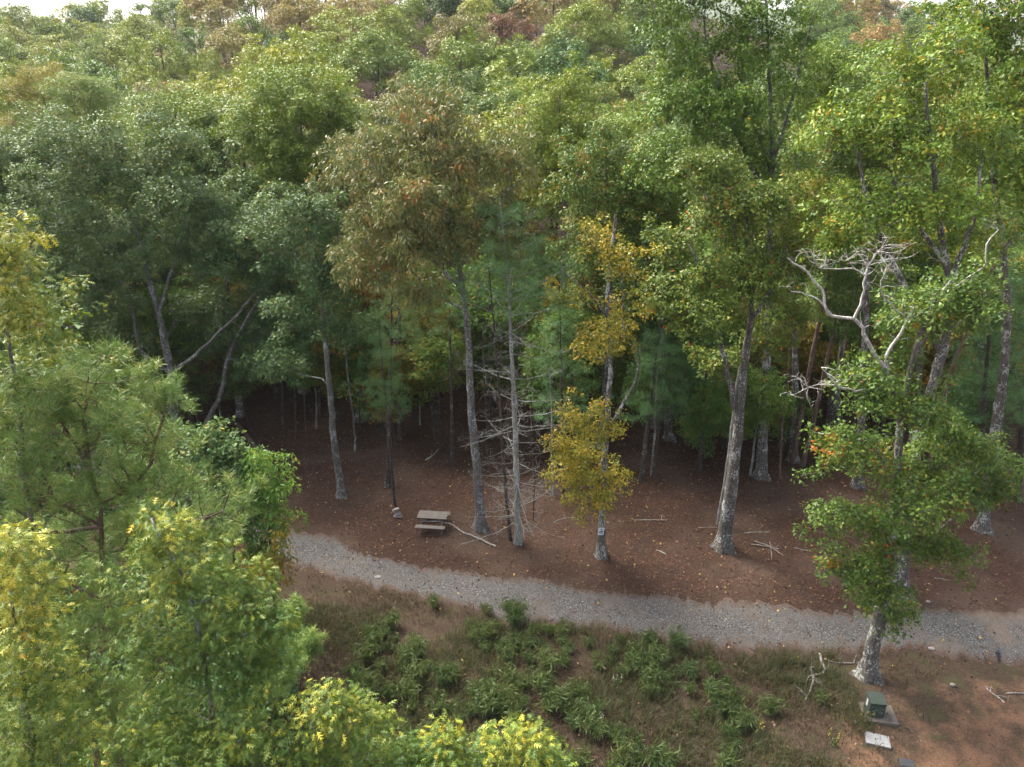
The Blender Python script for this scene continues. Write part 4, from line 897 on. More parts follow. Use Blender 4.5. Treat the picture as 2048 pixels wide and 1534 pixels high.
for i in range(34):
    y = rng.uniform(40.5, 46.5); x = rng.uniform(-.72*y, .72*y)
    px_ = to_px0((x, y, 1.5))
    if 440 < px_[0] < 620 or any((x-a)**2+(y-b_)**2 < 1.5**2 for a, b_ in front) : continue
    s = rng.uniform(.32, .6); mk, cn = lp[int(rng.integers(len(lp)))]
    o = copy_tree(lows[i % 3], (x, y, float(H(x, y))-.1), rng.uniform(0, 6.28), s, s*rng.uniform(.9, 1.3), M[mk]); o.name = 'sapling'; tag(o, cn+' leafy sapling in the shade at the back of the floor', 'sapling', cn+' saplings in the shade')
mids += lows
hills_ = {k: [proto(420+j*10+i, 14+i*.8, 4.5+.35*i, 1.25, M['hill_green'], .31, 34, 4.8, .68, 'bark_dark', minr=.05, R=.6, nm_='hillside_tree') for i in range(4)] for j, k in enumerate(['a', 'b'])}
hp = hills_['a']+hills_['b']
standout = [(440, 40, 'hill_tan', 'orange-tan tree breaking the skyline left of centre'), (400, 15, 'hill_olive', 'tall olive tree on the skyline left of the orange-tan tree'), (600, 40, 'hill_tan', 'tan tree on the ridge right of the skyline notch'), (560, 20, 'hill_brown', 'brown tree at the top of the ridge right of the skyline notch'), (695, 45, 'hill_tan', 'golden tan tree on the ridge above the bright green oak'),
            (735, 20, 'hill_brown', 'brown tree at the top edge above the bronze oak'), (1012, 55, 'hill_red', 'dark red tree on the ridge above centre'), (1098, 30, 'hill_tan', 'large pale tan tree high on the ridge right of the red tree'), (1130, 85, 'hill_brown', 'rust-brown rounded tree below the pale tan tree'), (1048, 98, 'hill_dark', 'round dark green tree below the red tree'),
            (1163, 112, 'hill_olive', 'pale green rounded tree right of the round dark green tree'), (1225, 118, 'hill_brown', 'brownish green rounded tree left of the tallest oak'), (350, 85, 'hill_brown', 'brown tree on the slope left of centre'), (310, 95, 'hill_tan', 'faded tan tree on the left slope'), (900, 70, 'hill_brown', 'dull brown tree on the ridge left of the red tree'), (820, 30, 'hill_olive', 'pale yellow-green tree near the top edge'),
            (70, 70, 'hill_olive', 'yellow-green tree high on the left skyline'), (210, 70, 'hill_olive', 'olive tree under the left skyline dip')]
taken = []
def place_hill(x, y, mk, i):
    src = hp[int(rng.integers(8))]; s = rng.uniform(.78, 1.3)
    return copy_tree(src, (x, y, float(H(x, y))-.2), rng.uniform(0, 6.28), s, s*rng.uniform(.9, 1.15)/s**.25, M[mk])
for i, (px, py, mk, lab) in enumerate(standout):
    d = ray(px, py); t = 60.0
    while t < 300:
        P = CAM+d*t
        if P[2] < H(P[0], P[1])+12.5: break
        t += 1.0
    if t >= 300: P = CAM+d*235
    taken.append((P[0], P[1])); tag(place_hill(P[0], P[1], mk, i), lab, 'tree', 'standout trees on the wooded hillside')
hpal = ['hill_green']*7+['hill_dark']*4+['hill_olive']*4+['hill_brown']+['hill_tan']
names = dict(hill_green='green', hill_dark='dark green', hill_olive='yellow-green', hill_brown='brownish', hill_tan='tan')
i = 0
for _ in range(30000):
    y = 92+165*rng.random()**.8; x = rng.uniform(-.74*y-4, .62*y)
    sp = 6.6+.012*(y-92)*1.5
    if any((x-a)**2+(y-b_)**2 < sp*sp for a, b_ in taken): continue
    px = 1024+FPX*x/((y*cos(PITCH))-(H(x, y)+12-21)*sin(PITCH))
    if px > 1330 and px < 1620 and y > 120: continue
    taken.append((x, y)); i += 1
    if i > 285: break
    left = max(0, -x/y)
    mk = hpal[int(rng.integers(len(hpal)))]
    if (left > .2 and rng.random() < .6) or rng.random() < .12: mk = 'hill_olive'
    far = y > 200 and mk == 'hill_green' and rng.random() < .08
    o = place_hill(x, y, 'hill_tan' if far else mk, i)
    nm = names['hill_tan' if far else mk]; side = 'upper' if y > 165 else 'lower'
    tag(o, f'{nm} rounded tree on the {side} wooded hillside', 'tree', f'{nm} trees on the {side} hillside')
for src in mids+hp:
    for c in list(src.children): bpy.data.objects.remove(c)
    bpy.data.objects.remove(src)
# golden pines above the left oak
for i, (px, py, Yp, lab) in enumerate([(95, 190, 60, 'golden green pine above the grey-green oak at the left'), (185, 215, 56, 'olive pine right of the golden green pine')]):
    rng = R_(500+i); lb = lobes_px([(px, py, 90, 40), (px+30, py+45, 90, 35, 1), (px-20, py-40, 50, 30), (px-40, py+60, 80, 30)], Yp, 1.0, rng, .8)
    b = at(px, 500, Yp); b[2] = float(H(b[0], b[1]))
    tg(make('pine_tree', b, [at(px, py+60, Yp), at(px, py-50, Yp)], .22, lb, M['pine_gold'] if i == 0 else M['pine'], M['bark_dark'], 500+i, tpl=T_NEE2, L=.34, k=14, m=40, R=.35, flat=.8, dome=.1, droop=-.2, jit=1, minr=.01), lab)

# ================================================================== weeds and grass on the bank before the lane
rng = R_(600)
def blades(C, n, spread, hmin, hmax, lean, w_, rng, tint=(.1, .9)):
    N = len(C)*n; c = np.repeat(C, n, 0)+rng.normal(0, spread, (N, 3))*[1, 1, 0]; c[:, 2] = H(c[:, 0], c[:, 1])
    a = rng.uniform(0, 2*pi, N); h = rng.uniform(hmin, hmax, N)*np.repeat(rng.uniform(.6, 1.2, len(C)), n)
    d = np.column_stack([np.cos(a), np.sin(a), np.zeros(N)]); sd = np.column_stack([-np.sin(a+rng.normal(0, .6, N)), np.cos(a), np.zeros(N)])*w_
    l = (lean*rng.uniform(.2, 1.2, N)*h)[:, None]; up = np.array([0, 0, 1.])
    p1 = c+up*(h*.6)[:, None]+d*l*.35; p2 = c+up*(h*.95)[:, None]*rng.uniform(.7, 1, (N, 1))+d*l
    V = np.stack([c-sd, c+sd, p1+sd*.8, p1-sd*.8, p2], 1).reshape(-1, 3); k = (np.arange(N)*5)[:, None]
    F = np.concatenate([k+[0, 1, 2], k+[0, 2, 3], k+[3, 2, 4]]); t = np.repeat(np.clip(rng.uniform(tint[0], tint[1], N)*.6+np.repeat(rng.uniform(0, .4, len(C)), n), 0, 1), 5)
    return V, F, t
def bank_pts(n, y0=15.2, x0=-9.5, x1=24, dens=None):
    x = rng.uniform(x0, x1, n); y = rng.uniform(y0, 29, n); on, da, db = on_lane(x, y); k = (db > .1) & (np.abs(x) < .74*y+1)
    x, y = x[k], y[k]
    return x, y
fn = lambda x, y: .5+.28*np.sin(x*.83+1.7*np.sin(y*.61))+.22*np.sin(y*1.27+x*.53+2)+.12*np.sin(x*2.3-y*1.9)
x, y = bank_pts(17000); dd = fn(x, y); keep = rng.random(len(x)) < np.clip(dd*1.3-.1, .12, 1)*(1-.75*sstep((x-9)/4)); x, y = x[keep], y[keep]
V, F, t = blades(np.column_stack([x, y, x*0]), 7, .16, .12, .42, .9, .009, rng)
tag(obj('dry_grass', mesh_np('dry_grass', V, F, M['dry_grass'], t)), 'dry brown grass over the bank in front of the lane', 'grass', None, 'stuff')
x, y = bank_pts(8500, x1=13); dd = fn(x+3, y*1.1); keep = (dd > .43) & (y < 24.5-.12*x); x, y = x[keep], y[keep]
V, F, t = blades(np.column_stack([x, y, x*0]), 9, .14, .2, .6, .8, .010, rng, (0, .8))
tag(obj('grass', mesh_np('grass', V, F, M['grass'], t)), 'green grass in patches on the bank in front of the lane', 'grass', None, 'stuff')
# feathery weed clumps: one plant, many copies
def weed(seed, h, n, w_):
    rng_ = R_(seed); S = Skel(); C, N = [], []
    st = []
    for i in range(n):
        a = rng_.uniform(0, 2*pi); l = rng_.uniform(.25, .75)*h; p0 = rng_.normal(0, .05, 3)*[1, 1, 0]
        q = [p0, p0+np.array([cos(a)*l*.25, sin(a)*l*.25, h*.6*rng_.uniform(.8, 1.1)]), p0+np.array([cos(a)*l*.9, sin(a)*l*.9, h*rng_.uniform(.75, 1)])]
        ids = S.path(q, .009, .003, step=.1, tr=i+1)
        for j in ids[len(ids)//3:]:
            for _ in range(2): C.append(S.P[j]); N.append(nrm(np.array([cos(a), sin(a), .5])+rng_.normal(0, .4, 3)))
    r = S.radii(); V, F = tubes(np.array(S.P), r, [c for c, _ in S.chains(r)])
    root = empty('weed_plant', (0, 0, 0)); obj('stem', mesh_np('stem', V, F, M['weed'], np.full(len(V), .3), True), root)
    fr = leaf_frames(np.array(C), np.array(N), 2,    .03, .34*h**.4, rng_, droop=.55, jit=1, dome=0, thick=.02, spread=.7)
    V, F, t = build_leaves(fr, (np.array([[0, -w_*.6, 0], [0, w_*.6, 0], [.6, w_*.4, -.03], [1, 0, -.25]]), np.array([[0, 1, 2], [0, 2, 3]])))
    obj('foliage', mesh_np('foliage', V, F, M['weed'], t), root); return root
wp = [weed(610+i, .6+.09*i, 9+2*i, .035) for i in range(6)]
placed = []
def put_weed(P, s, lab, grp):
    o = copy_tree(wp[int(rng.integers(6))], P, rng.uniform(0, 6.28), s); placed.append(P); tag(o, lab, 'weed', grp); return o
for px, py, s, lab in [(1028, 1232, .85, 'tall green weed standing at the lane edge below the white pine'), (975, 1228, .7, 'small weed at the lane edge left of the tall one'), (1075, 1262, .7, 'small weed right of the tall lane edge weed'), (870, 1215, .8, 'weed nearest the lane on the left bank'),
                       (1540, 1425, 1.0, 'light green weed alone on the clay right of the grass patch'), (1500, 1450, 1.0, 'pale bushy weed beside the yellow flowers'), (1640, 1405, .5, 'little weed right of the fallen lichen branch')]:
    put_weed(G(px, py), s, lab, 'weeds on the bank')
for _ in range(2500):
    px, py = rng.uniform(690, 1480), rng.uniform(1250, 1560)
    lim = 1228+max(0, (px-1000))*.16+max(0, 760-px)*1.2
    if py < lim+10: continue
    P = G(px, py)
    if any((P[0]-q[0])**2+(P[1]-q[1])**2 < .42**2 for q in placed): continue
    if fn(P[0]*1.3, P[1]) < .36 or len(placed) > 165: continue
    row = 'upper' if py < 1340 else 'lower'
    put_weed(P, rng.uniform(.4, 1.0), f'feathery green weed on the {row} grassy bank', f'feathery weeds on the {row} bank')
for src in wp:
    for c in list(src.children): bpy.data.objects.remove(c)
    bpy.data.objects.remove(src)

# ================================================================== objects
def P_at(px, py, z):
    d = ray(px, py); return CAM+d*((z-CAM[2])/d[2])
def simple(name, color, rough=.8, var=.25, scale=9, spec=.2, metal=0, dark=None):
    m, n, b = mat(name); v = objco(n); f = noise(n, v, scale, 5, .65)
    dk = dark or tuple(c*(1-var) for c in color)
    n.links.new(ramp(n, f, [(.3, dk), (.7, tuple(min(1, c*(1+var*.6)) for c in color))]), b.inputs['Base Color'])
    b.inputs['Roughness'].default_value = rough; b.inputs['Specular IOR Level'].default_value = spec; b.inputs['Metallic'].default_value = metal
    bump(n, b, f, .4, .01); return m
import bmesh
def box_mesh(name, sx, sy, sz, m, bev=.006, seg=1, top=1.0):
    bm = bmesh.new(); bmesh.ops.create_cube(bm, size=1)
    for v in bm.verts: v.co.x *= sx*(top if v.co.z > 0 else 1); v.co.y *= sy*(top if v.co.z > 0 else 1); v.co.z *= sz
    if bev: bmesh.ops.bevel(bm, geom=bm.edges[:], offset=bev, segments=seg, affect='EDGES', profile=.6)
    me = bpy.data.meshes.new(name); bm.to_mesh(me); bm.free(); me.materials.append(m); return me
def place(o, loc, rot=(0, 0, 0)): o.location = loc; o.rotation_euler = rot; return o
def wood_grain(name, a, b_):
    m, n, b = mat(name); v = objco(n); mp = nd(n, 'Mapping'); mp.inputs['Scale'].default_value = (1.5, 22, 22); n.links.new(v, mp.inputs[0])
    f = noise(n, mp.outputs[0], 2.5, 5, .6); n.links.new(ramp(n, f, [(.3, b_), (.7, a)]), b.inputs['Base Color']); b.inputs['Roughness'].default_value = .85; bump(n, b, f, .4, .004); return m
M['plank'] = wood_grain('weathered_plank', (.15, .135, .117), (.07, .06, .05))
# picnic table
c0 = P_at(865.5, 1028, .75); e0, e1 = P_at(835.4, 1031.6, .75), P_at(891.8, 1035, .75)
yaw = math.atan2(e1[1]-e0[1], e1[0]-e0[0]); tl = float(np.linalg.norm(e1-e0))*1.04
tb = empty('picnic_table', (c0[0], c0[1], float(H(c0[0], c0[1]))), yaw); tag(tb, 'weathered grey wooden picnic table with a branch lying on its bench', 'picnic table')
pm = box_mesh('plank', tl, .135, .04, M['plank'])
for k_ in range(5): place(obj('tabletop_plank', pm, tb), ((-1)**k_*.006, -.29+.145*k_, .75+.002*(k_ % 2)), (0, 0, 0))
for s_ in (-1, 1):
    for k_ in range(2): place(obj('bench_plank', pm, tb), (.008*s_-.01*k_, s_*(.60+.145*k_), .44), (0, 0, 0))
lg = box_mesh('leg', .045, .10, .90, M['plank']); sb = box_mesh('bench_beam', .045, 1.55, .10, M['plank']); tbm = box_mesh('tabletop_beam', .045, .66, .09, M['plank']); br = box_mesh('brace', .62, .07, .045, M['plank'])
for s_ in (-1, 1):
    x_ = s_*(tl/2-.26)
    for q in (-1, 1): place(obj('leg', lg, tb), (x_+.05*s_, q*.40, .35), (q*.50, 0, 0))
    place(obj('bench_beam', sb, tb), (x_, 0, .365)); place(obj('tabletop_beam', tbm, tb), (x_, 0, .68)); place(obj('brace', br, tb), (x_-s_*.30, 0, .52), (0, s_*.50, 0))
# sticks and branches
def stick(name, pts, r0, r1, m, label, cat='stick', tw=0, group=None, lmax=.5):
    rng_ = R_(abs(hash_(label))); S = Skel(); b = np.array(pts[0]); ids = S.path(pts, r0, r1, step=.15, wig=.02, rng=rng_, tr=1)
    if tw: dead_twigs(S, rng_, ids[len(ids)//4:], tw, .15, lmax, r1*.8, .02, 1)
    r = S.radii(.004); V, F = tubes(np.array(S.P)-b, r, [c for c, _ in S.chains(r)])
    return tag(obj(name, mesh_np(name, V, F, m, smooth=True), None, b), label, cat, group)
def hash_(s): 
    h = 7
    for ch in s: h = (h*31+ord(ch)) % 100003
    return h
def gstick(pp, r0, r1, m, label, lift=.04, **kw): return stick(kw.pop('name', 'stick'), [G(*p)+[0, 0, lift] for p in pp], r0, r1, m, label, **kw)
bz = [.50, .50, .46, .40, .22, .12, .06, .05]; bp = [(843.5, 1043), (874, 1042.7), (892, 1045), (906.5, 1049.6), (925.5, 1063.5), (947.5, 1071.5), (971, 1083), (991.4, 1092)]
stick('fallen_branch', [P_at(x_, y_, z_+float(H(*G(x_, y_)[:2]))) for (x_, y_), z_ in zip(bp, bz)], .03, .055, M['dead_wood'], 'long pale bare branch reaching from the picnic bench to the ground', 'branch')
gstick([(457, 835), (470, 846), (483, 859), (498, 878), (514, 899)], .10, .14, M['dead_brown'], 'brown fallen log curving over the shaded floor', .08, name='fallen_log', cat='log')
gstick([(851, 921), (866, 912), (878, 899)], .05, .03, M['dead_wood'], 'short pale stick on the floor above the picnic table', tw=2)
gstick([(1639, 1310), (1645, 1330), (1649, 1343), (1640, 1350), (1627, 1353), (1625, 1365), (1621, 1380), (1611, 1403)], .055, .03, M['dead_wood'], 'crooked lichen-covered fallen branch left of the lane edge oak', .06, name='fallen_branch', cat='branch', tw=9, lmax=.7)
gstick([(1629, 1353), (1618, 1355), (1610, 1367)], .03, .015, M['dead_wood'], 'short forked piece beside the crooked fallen branch', .08, tw=2)
gstick([(1655, 1322), (1675, 1327), (1707, 1327)], .02, .035, M['dead_wood'], 'straight pale stick pointing at the lane edge oak', tw=3)
gstick([(1971, 1377), (1990, 1391), (2009, 1406)], .02, .03, M['dead_wood'], 'pale stick on the bare bank near the right edge', tw=2)
gstick([(2012, 1388), (2052, 1387)], .02, .02, M['dead_wood'], 'pale stick cut by the right edge of the picture')
gstick([(1810, 1454), (1828, 1468), (1846, 1488)], .03, .02, M['dead_brown'], 'grey-brown stick right of the concrete slab', tw=2)
gstick([(1507, 1083), (1540, 1094), (1567, 1112)], .03, .015, M['dead_wood'], 'longest of the crossed sticks right of the stout oak', tw=3)
gstick([(1502, 1091), (1530, 1094), (1557, 1100)], .03, .015, M['dead_wood'], 'level stick crossing below the longest one', .07)
gstick([(1539, 1086), (1542, 1104), (1543, 1122)], .02, .015, M['dead_wood'], 'upright-lying stick crossing the other two by the stout oak', .09)
gstick([(1488, 1067), (1514, 1065), (1540, 1064)], .025, .02, M['dead_wood'], 'straight stick behind the crossed sticks')
gstick([(1268, 1041), (1300, 1041), (1335, 1042)], .025, .03, M['dead_wood'], 'level grey stick right of the golden oak', tw=1)
gstick([(1396, 1056), (1439, 1056)], .015, .015, M['dead_wood'], 'thin stick touching the pale birch-like stem')
gstick([(1312, 1101), (1331, 1109)], .02, .035, M['dead_wood'], 'short stick between golden oak and stout oak')
gstick([(1107, 1046), (1125, 1038), (1150, 1036)], .03, .02, M['dead_wood'], 'bent stick left of the golden oak', tw=2)
gstick([(1588, 1097), (1620, 1103)], .02, .02, M['dead_wood'], 'thin pale stick at the foliage edge of the lane oak')
gstick([(810, 935), (870, 925), (905, 926)], .03, .02, M['dead_brown'], 'thin brown stick on the shaded floor behind the table')
gstick([(1868, 1157), (1900, 1162)], .02, .015, M['dead_wood'], 'small pale stick behind the lane right of the thick trunk')
gstick([(1700, 1150), (1745, 1157)], .02, .015, M['dead_wood'], 'small pale stick under the low oak foliage')
# stacked flat stones
M['stone'] = simple('pale_stone', (.21, .19, .17), .9, .4, 14)
def stone_mesh(seed, a, b_, c_):
    bm = bmesh.new(); bmesh.ops.create_icosphere(bm, subdivisions=2, radius=1); g = R_(seed)
    w1, w2 = g.normal(0, 1, 3), g.normal(0, 1, 3)
    for v in bm.verts:
        q = np.array(v.co); s_ = 1+.14*sin(3*float(q@w1))+.1*sin(4*float(q@w2)); q = np.sign(q)*np.abs(q)**.75*s_; v.co = (q[0]*a, q[1]*b_, q[2]*c_)
    me = bpy.data.meshes.new('stone'); bm.to_mesh(me); bm.free(); me.materials.append(M['stone']); return me
g0 = G(795, 1035)
for k_, (dx, dz, a_, lab) in enumerate([(.06, .06, .24, 'broad flat stone at the foot of the stack'), (.05, .17, .20, 'second pale stone up the stack'), (.01, .28, .21, 'third pale stone up the stack'), (-.02, .39, .19, 'fourth pale stone up the stack'), (.0, .49, .20, 'topmost pale stone of the stack by the thin pine')]):
    o = obj('stacked_stone', stone_mesh(700+k_, a_, a_*.75, .058), None, (g0[0]+dx-.02, g0[1]+.05, g0[2]+dz)); o.rotation_euler = (.05*k_, -.08*(k_-1), k_*1.1); tag(o, lab, 'stone', 'stones stacked beside the thin pine')
for px, py, a_, lab in [(755, 1156, .16, 'flat pale stone lying on the gravel lane'), (886, 1178, .10, 'small pale stone on the lane below the table'), (1863, 1300, .13, 'white stone on the tan patch of the lane'), (1856, 1206, .1, 'small white stone on the far lane edge at the right'), (1708, 1446, .09, 'pale stone left of the green cabinet pad'), (1905, 1372, .1, 'pale stone on the clay bank')]:
    P = G(px, py); tag(obj('stone', stone_mesh(hash_(lab), a_, a_*.7, .05), None, P+[0, 0, .06]), lab, 'stone')
# notice on the golden oak
M['paper'] = simple('notice_board', (.5, .51, .52), .6, .06, 4); M['ink'] = simple('notice_print', (.03, .035, .03), .7, .3); M['nail'] = simple('nail', (.2, .19, .18), .5, .2, metal=.8)
sp = at(1202, 1063, YO[1]-.33)
sg = empty('notice_sign', sp, .05); tag(sg, 'small white notice with dark markings nailed to the golden oak trunk', 'sign')
bd = place(obj('board', box_mesh('board', .28, .012, .42, M['paper'], .003), sg), (0, 0, 0), (.06, .03, 0))
def blot(pts, name='marking'):
    V = np.array([[x_, -.0095, z_] for x_, z_ in pts]+[[x_, -.0065, z_] for x_, z_ in pts]); n = len(pts); F = [np.array([list(range(n))]), np.array([[i_, n+i_, n+(i_+1) % n, (i_+1) % n] for i_ in range(n)])]
    o = obj(name, mesh_np(name, V, F, M['ink']), bd)
blot([(-.02, .02), (.05, .06), (.10, .02), (.06, -.02), (.09, -.07), (.02, -.05), (-.03, -.02)]); blot([(-.09, -.02), (-.05, .01), (-.03, -.06), (.02, -.10), (-.02, -.12), (-.08, -.07)]); blot([(.05, -.12), (.11, -.09), (.10, -.14), (.05, -.15)]); blot([(-.05, .12), (.02, .15), (.05, .11), (-.02, .09)])
for z_ in (-.19, .19): place(obj('nail', box_mesh('nail', .014, .012, .014, M['nail'], .003), bd), (0, -.011, z_))
# padmount cabinet on its slab
M['cabinet'] = simple('green_cabinet', (.026, .038, .030), .6, .25, 6, .3); M['concrete'] = simple('pad_concrete', (.10, .088, .076), .9, .35, 11); M['lid'] = simple('slab_concrete', (.17, .175, .18), .85, .12, 6); M['black'] = simple('black_plastic', (.03, .032, .036), .5, .3, 8, .4); M['pale_patch'] = simple('pale_patch_grey', (.4, .4, .39), .6, .1); M['flake'] = simple('worn_paint', (.2, .24, .2), .8, .2)
f0, f1 = G(1735.4, 1438), G(1765, 1439.6); wx = float(np.linalg.norm(f1-f0)); ya = math.atan2(f1[1]-f0[1], f1[0]-f0[0])-.10
zb = float(H(*f0[:2])); hb = .62; dpt = .52
ax = np.array([cos(ya), sin(ya), 0]); ay = np.array([-sin(ya), cos(ya), 0]); cc = (f0+f1)/2+ay*dpt/2; cc[2] = zb+.09
cab = empty('utility_cabinet', cc, ya); tag(cab, 'dark green metal utility cabinet on a concrete pad below the lane edge oak', 'utility cabinet')
place(obj('body', box_mesh('body', wx, dpt, hb, M['cabinet'], .012, 2), cab), (0, 0, hb/2+.002))
place(obj('lid', box_mesh('lid', wx+.03, dpt+.05, .05, M['cabinet'], .012, 2), cab), (0, -.005, hb+.028), (.05, 0, 0))
dr = place(obj('door', box_mesh('door', wx*.86, .02, hb*.74, M['cabinet'], .006), cab), (0, -dpt/2-.008, hb*.44))
place(obj('hasp', box_mesh('hasp', .03, .03, .06, M['nail'], .004), dr), (wx*.30, -.022, -.02))
place(obj('pale_patch', box_mesh('pale_patch', .004, .12, .30, M['pale_patch'], .001), cab), (-wx/2-.003, .05, hb*.62))  # thin pale rectangle on the left face of the cabinet
g_ = R_(71)
for k_ in range(26): place(obj('paint_flake', box_mesh('paint_flake', g_.uniform(.012, .05), .004, g_.uniform(.01, .025), M['flake'], 0), dr), (g_.uniform(-.38, .38)*wx, -.0115, hb*g_.uniform(-.25, .30)), (0, g_.uniform(-.4, .4), 0))
pd = cc+ax*.17+ay*(-.02); pd[2] = zb+.03
pad = place(tag(obj('concrete_pad', box_mesh('concrete_pad', wx+.62, dpt+.36, .12, M['concrete'], .012, 2)), 'stained concrete pad under the green utility cabinet', 'pad'), pd, (0, 0, ya))
q0, q1, q2, q3 = [P_at(x_, y_, zb+.02) for x_, y_ in ((1730.9, 1461.7), (1779.7, 1473), (1781, 1496), (1731.6, 1484))]
sc_ = (q0+q1+q2+q3)/4; sl = float(np.linalg.norm(q1-q0)); sd_ = float(np.linalg.norm(q3-q0)); sy_ = math.atan2(q1[1]-q0[1], q1[0]-q0[0])
slab = empty('concrete_slab', (sc_[0], sc_[1], float(H(*sc_[:2]))), sy_); tag(slab, 'pale grey concrete vault lid lying on orange clay below the cabinet', 'slab')
ld = place(obj('lid', box_mesh('lid', sl, sd_, .05, M['lid'], .008, 2), slab), (0, 0, .05)); place(obj('rim', box_mesh('rim', sl*1.02, sd_*1.03, .06, M['concrete'], .008), slab), (0, 0, .0))
place(obj('pick_slot', box_mesh('pick_slot', .09, .03, .006, M['dead_brown'], .002), ld), (-.04, .02, .0265))
bk_ = G(1812, 1532); bl = empty('plastic_box', bk_, -.25); tag(bl, 'black plastic ground box at the bottom edge right of the slab', 'ground box')
place(obj('body', box_mesh('body', .46, .34, .16, M['black'], .02, 2), bl), (0, 0, .06)); place(obj('lid', box_mesh('lid', .42, .30, .02, M['black'], .006), bl), (0, 0, .152))
# survey flags
M['flag'] = simple('orange_ribbon', (.75, .16, .03), .6, .15)
for px, py, rz, lab in [(1870, 1032, .4, 'left of the two orange survey flags behind the lane'), (1881, 1036, -.5, 'right of the two orange survey flags behind the lane')]:
    P = G(px, py); fl = empty('survey_flag', P, rz); tag(fl, lab, 'flag', 'orange survey flags')
    place(obj('stake', box_mesh('stake', .012, .012, .55, M['nail'], .002), fl), (0, 0, .26))
    V = np.array([[x_, .02*sin(x_*25)+e_, z_+.3-.9*x_] for e_ in (-.001, .001) for z_ in (0, .13) for x_ in np.linspace(0, .16, 5)])
    F = np.array([[e_*10+i_, e_*10+i_+1, e_*10+i_+6, e_*10+i_+5] for e_ in (0, 1) for i_ in range(4)]); obj('ribbon', mesh_np('ribbon', V, F, M['flag']), fl, (.005, 0, .12))
# dead sapling on the lane edge, a few flowering weeds
P = G(947, 1238); sp_ = make('dead_sapling', P, [P+[.02, 0, .4], P+[0, .03, .85]], .018, [], None, M['bark_dark'], 720, rt=.006, flare=0, okz=99, extra=lambda S, g: dead_twigs(S, g, list(range(1, len(S.P))), 8, .1, .3, .008, .2, 1)); tag(sp_, 'thin dark dead sapling sticking up at the near lane edge', 'sapling')
M['petal'] = simple('yellow_petal', (.45, .33, .03), .6, .2); M['petal_w'] = simple('white_petal', (.26, .27, .21), .7, .2)
for k_, (px, py, pm_, h_, lab) in enumerate([(1518, 1475, 'petal', .5, 'weed with small yellow flowers at the clay edge'), (1664, 1490, 'petal', .5, 'yellow-flowered weed left of the concrete slab'), (1738, 1436, 'petal', .35, 'yellow-flowered weed against the utility cabinet'), (1232, 1385, 'petal_w', .8, 'weed with a white flower head on the grassy bank'), (1130, 1395, 'petal_w', .7, 'white-headed weed left of the larger white flower'), (1195, 1455, 'petal_w', .7, 'white-headed weed near the bottom edge')]):
    P = G(px, py); g_ = R_(730+k_); rt_ = empty('flowering_weed', P); tag(rt_, lab, 'weed', 'flowering weeds')
    S = Skel(); tips = []
    for i_ in range(4):
        a_ = g_.uniform(0, 6.28); ids = S.path([np.zeros(3), np.array([cos(a_)*.05, sin(a_)*.05, h_*.5]), np.array([cos(a_)*.16, sin(a_)*.16, h_*g_.uniform(.7, 1)])], .006, .003, step=.08, tr=i_+1); tips.append(S.P[ids[-1]])
    r = S.radii(); V, F = tubes(np.array(S.P), r, [c for c, _ in S.chains(r)]); obj('stem', mesh_np('stem', V, F, M['weed'], np.full(len(V), .3), True), rt_)
    fr = leaf_frames(np.array(S.P)[::2], nrm(g_.normal(0, 1, (len(S.P[::2]), 3))+[0, 0, 1]), 3, .04, .09, g_); V, F, t = build_leaves(fr, T_DIA); obj('foliage', mesh_np('foliage', V, F, M['weed'], t), rt_)
    for q in tips:
        fr = leaf_frames(np.array([q]), np.array([[0, 0, 1.]]), 9, .02, .026 if pm_ == 'petal' else .035, g_, droop=0, jit=.3); V, F, t = build_leaves(fr, T_DIA); obj('flower', mesh_np('flower', V, F, M[pm_], t), rt_)

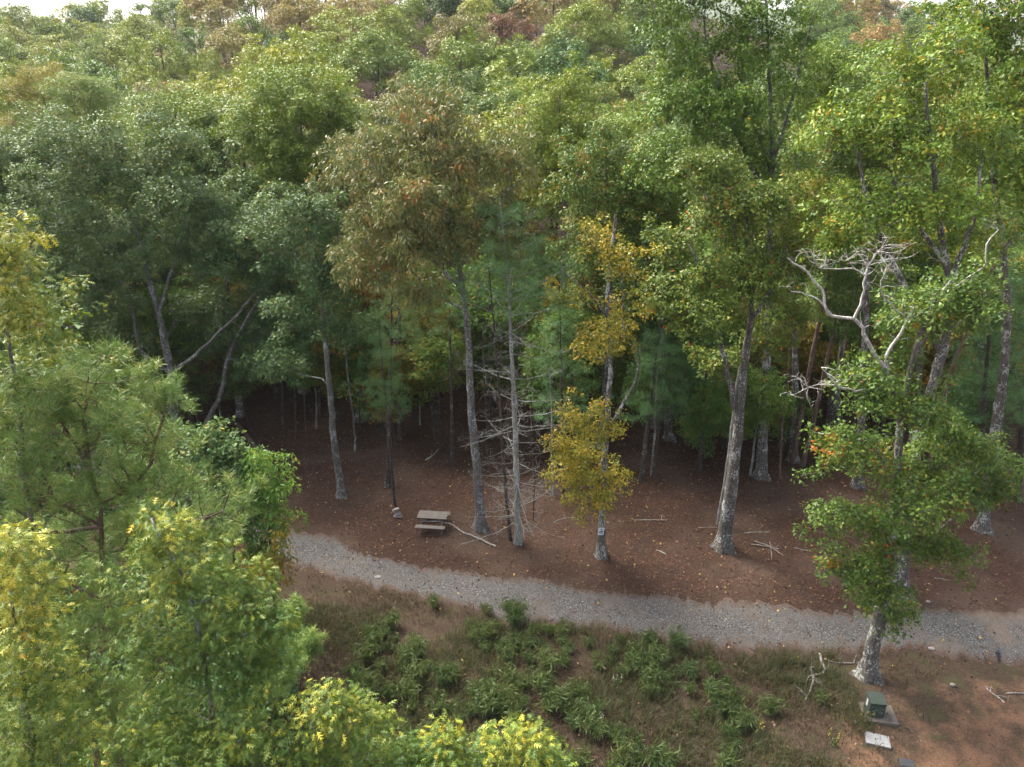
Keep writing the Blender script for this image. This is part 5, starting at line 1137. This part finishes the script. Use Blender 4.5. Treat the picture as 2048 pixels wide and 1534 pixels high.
# ================================================================== labels that single things out by a landmark beside them
bpy.context.view_layer.update()
def to_px(P):
    d = np.asarray(P, float)-CAM; f = d@Fv; return 1024+FPX*d[0]/f, 767-FPX*(d@Uv)/f
marks_hill = [(440, 40, 'orange-tan skyline tree'), (600, 40, 'tan ridge tree'), (1012, 55, 'dark red ridge tree'), (1130, 85, 'rust-brown rounded tree'), (1048, 98, 'round dark green tree'), (1225, 118, 'brownish tree left of the tallest oak'), (820, 30, 'pale yellow-green top edge tree'), (70, 70, 'yellow-green left skyline tree'), (210, 70, 'olive tree under the skyline dip'), (350, 85, 'brown left slope tree'), (95, 190, 'golden green pine'), (600, 110, 'bright green rounded oak crown'), (860, 150, 'bronze oak top'), (1120, 130, 'light green gap oak'), (1480, 60, 'tallest oak'), (1850, 80, 'thick-trunked oak crown')]
marks_wood = [(600, 250, 'bright green rounded oak'), (350, 260, 'oak behind the large left oak'), (880, 300, 'bronze oak'), (1120, 270, 'light green gap oak'), (1220, 400, 'oak behind the yellow oak'), (1480, 200, 'tallest oak'), (1850, 300, 'thick-trunked oak'), (95, 190, 'golden green pine'), (100, 400, 'left edge grey-green oak'), (340, 745, 'fork of the large left oak'), (650, 680, 'slender grey oak'), (1000, 600, 'white pine'), (1210, 700, 'golden oak'), (1490, 700, 'stout oak'), (1720, 600, 'twisted dead limbs'), (480, 830, 'fallen log'), (1590, 800, 'leaning brown pine trunks'), (1990, 600, 'right edge dark tree')]
marks_weed = [(1028, 1225, 'tall lane edge weed'), (947, 1238, 'dead sapling'), (870, 1215, 'left bank lane weed'), (1232, 1385, 'white flower head'), (1130, 1395, 'smaller white flower head'), (1195, 1455, 'lowest white flower head'), (1518, 1475, 'yellow flowers at the clay edge'), (1050, 1490, 'small bottom oak top'), (740, 1450, 'bottom edge oak top'), (612, 1310, 'wide pine sapling'), (1440, 1290, 'near lane edge')]
seen = {o.get('label') for o in col.objects if o.get('label')}; bys = {}
for o in col.objects:
    if o.get('label') and o.get('group'): bys.setdefault(o['label'], []).append(o)
for lab, lst in bys.items():
    if len(lst) < 2: continue
    mk = marks_weed if 'weed' in lab else marks_hill if 'hillside' in lab else marks_wood
    off = .5 if 'weed' in lab else 12 if 'hillside' in lab else 6 if 'low tree' in lab else 14
    head = lab.split(' on the ')[0].split(' in the ')[0]
    cand = []
    for o in lst:
        x, y = to_px(np.array(o.location)+[0, 0, off]); j = min(range(len(mk)), key=lambda q: math.hypot(mk[q][0]-x, mk[q][1]-y)); dx, dy = x-mk[j][0], y-mk[j][1]; d = math.hypot(dx, dy)
        if not (-20 < x < 2068 and -60 < y < 1560): continue
        di = ('right of' if dx > 0 else 'left of') if abs(dx) > abs(dy) else ('below' if dy > 0 else 'above')
        cand.append((d, j, di, o))
    cand.sort(key=lambda q: q[0]); cnt_ = {}
    for d, j, di, o in cand:
        k_ = cnt_.get((j, di), 0); cnt_[(j, di)] = k_+1
        if k_ > 2: continue
        pre = ('nearest', 'second nearest', 'third nearest')[k_]
        nl = f'{head}, {pre} one {di} the {mk[j][2]}'
        if len(nl.split()) <= 16 and nl not in seen: seen.add(nl); o['label'] = nl
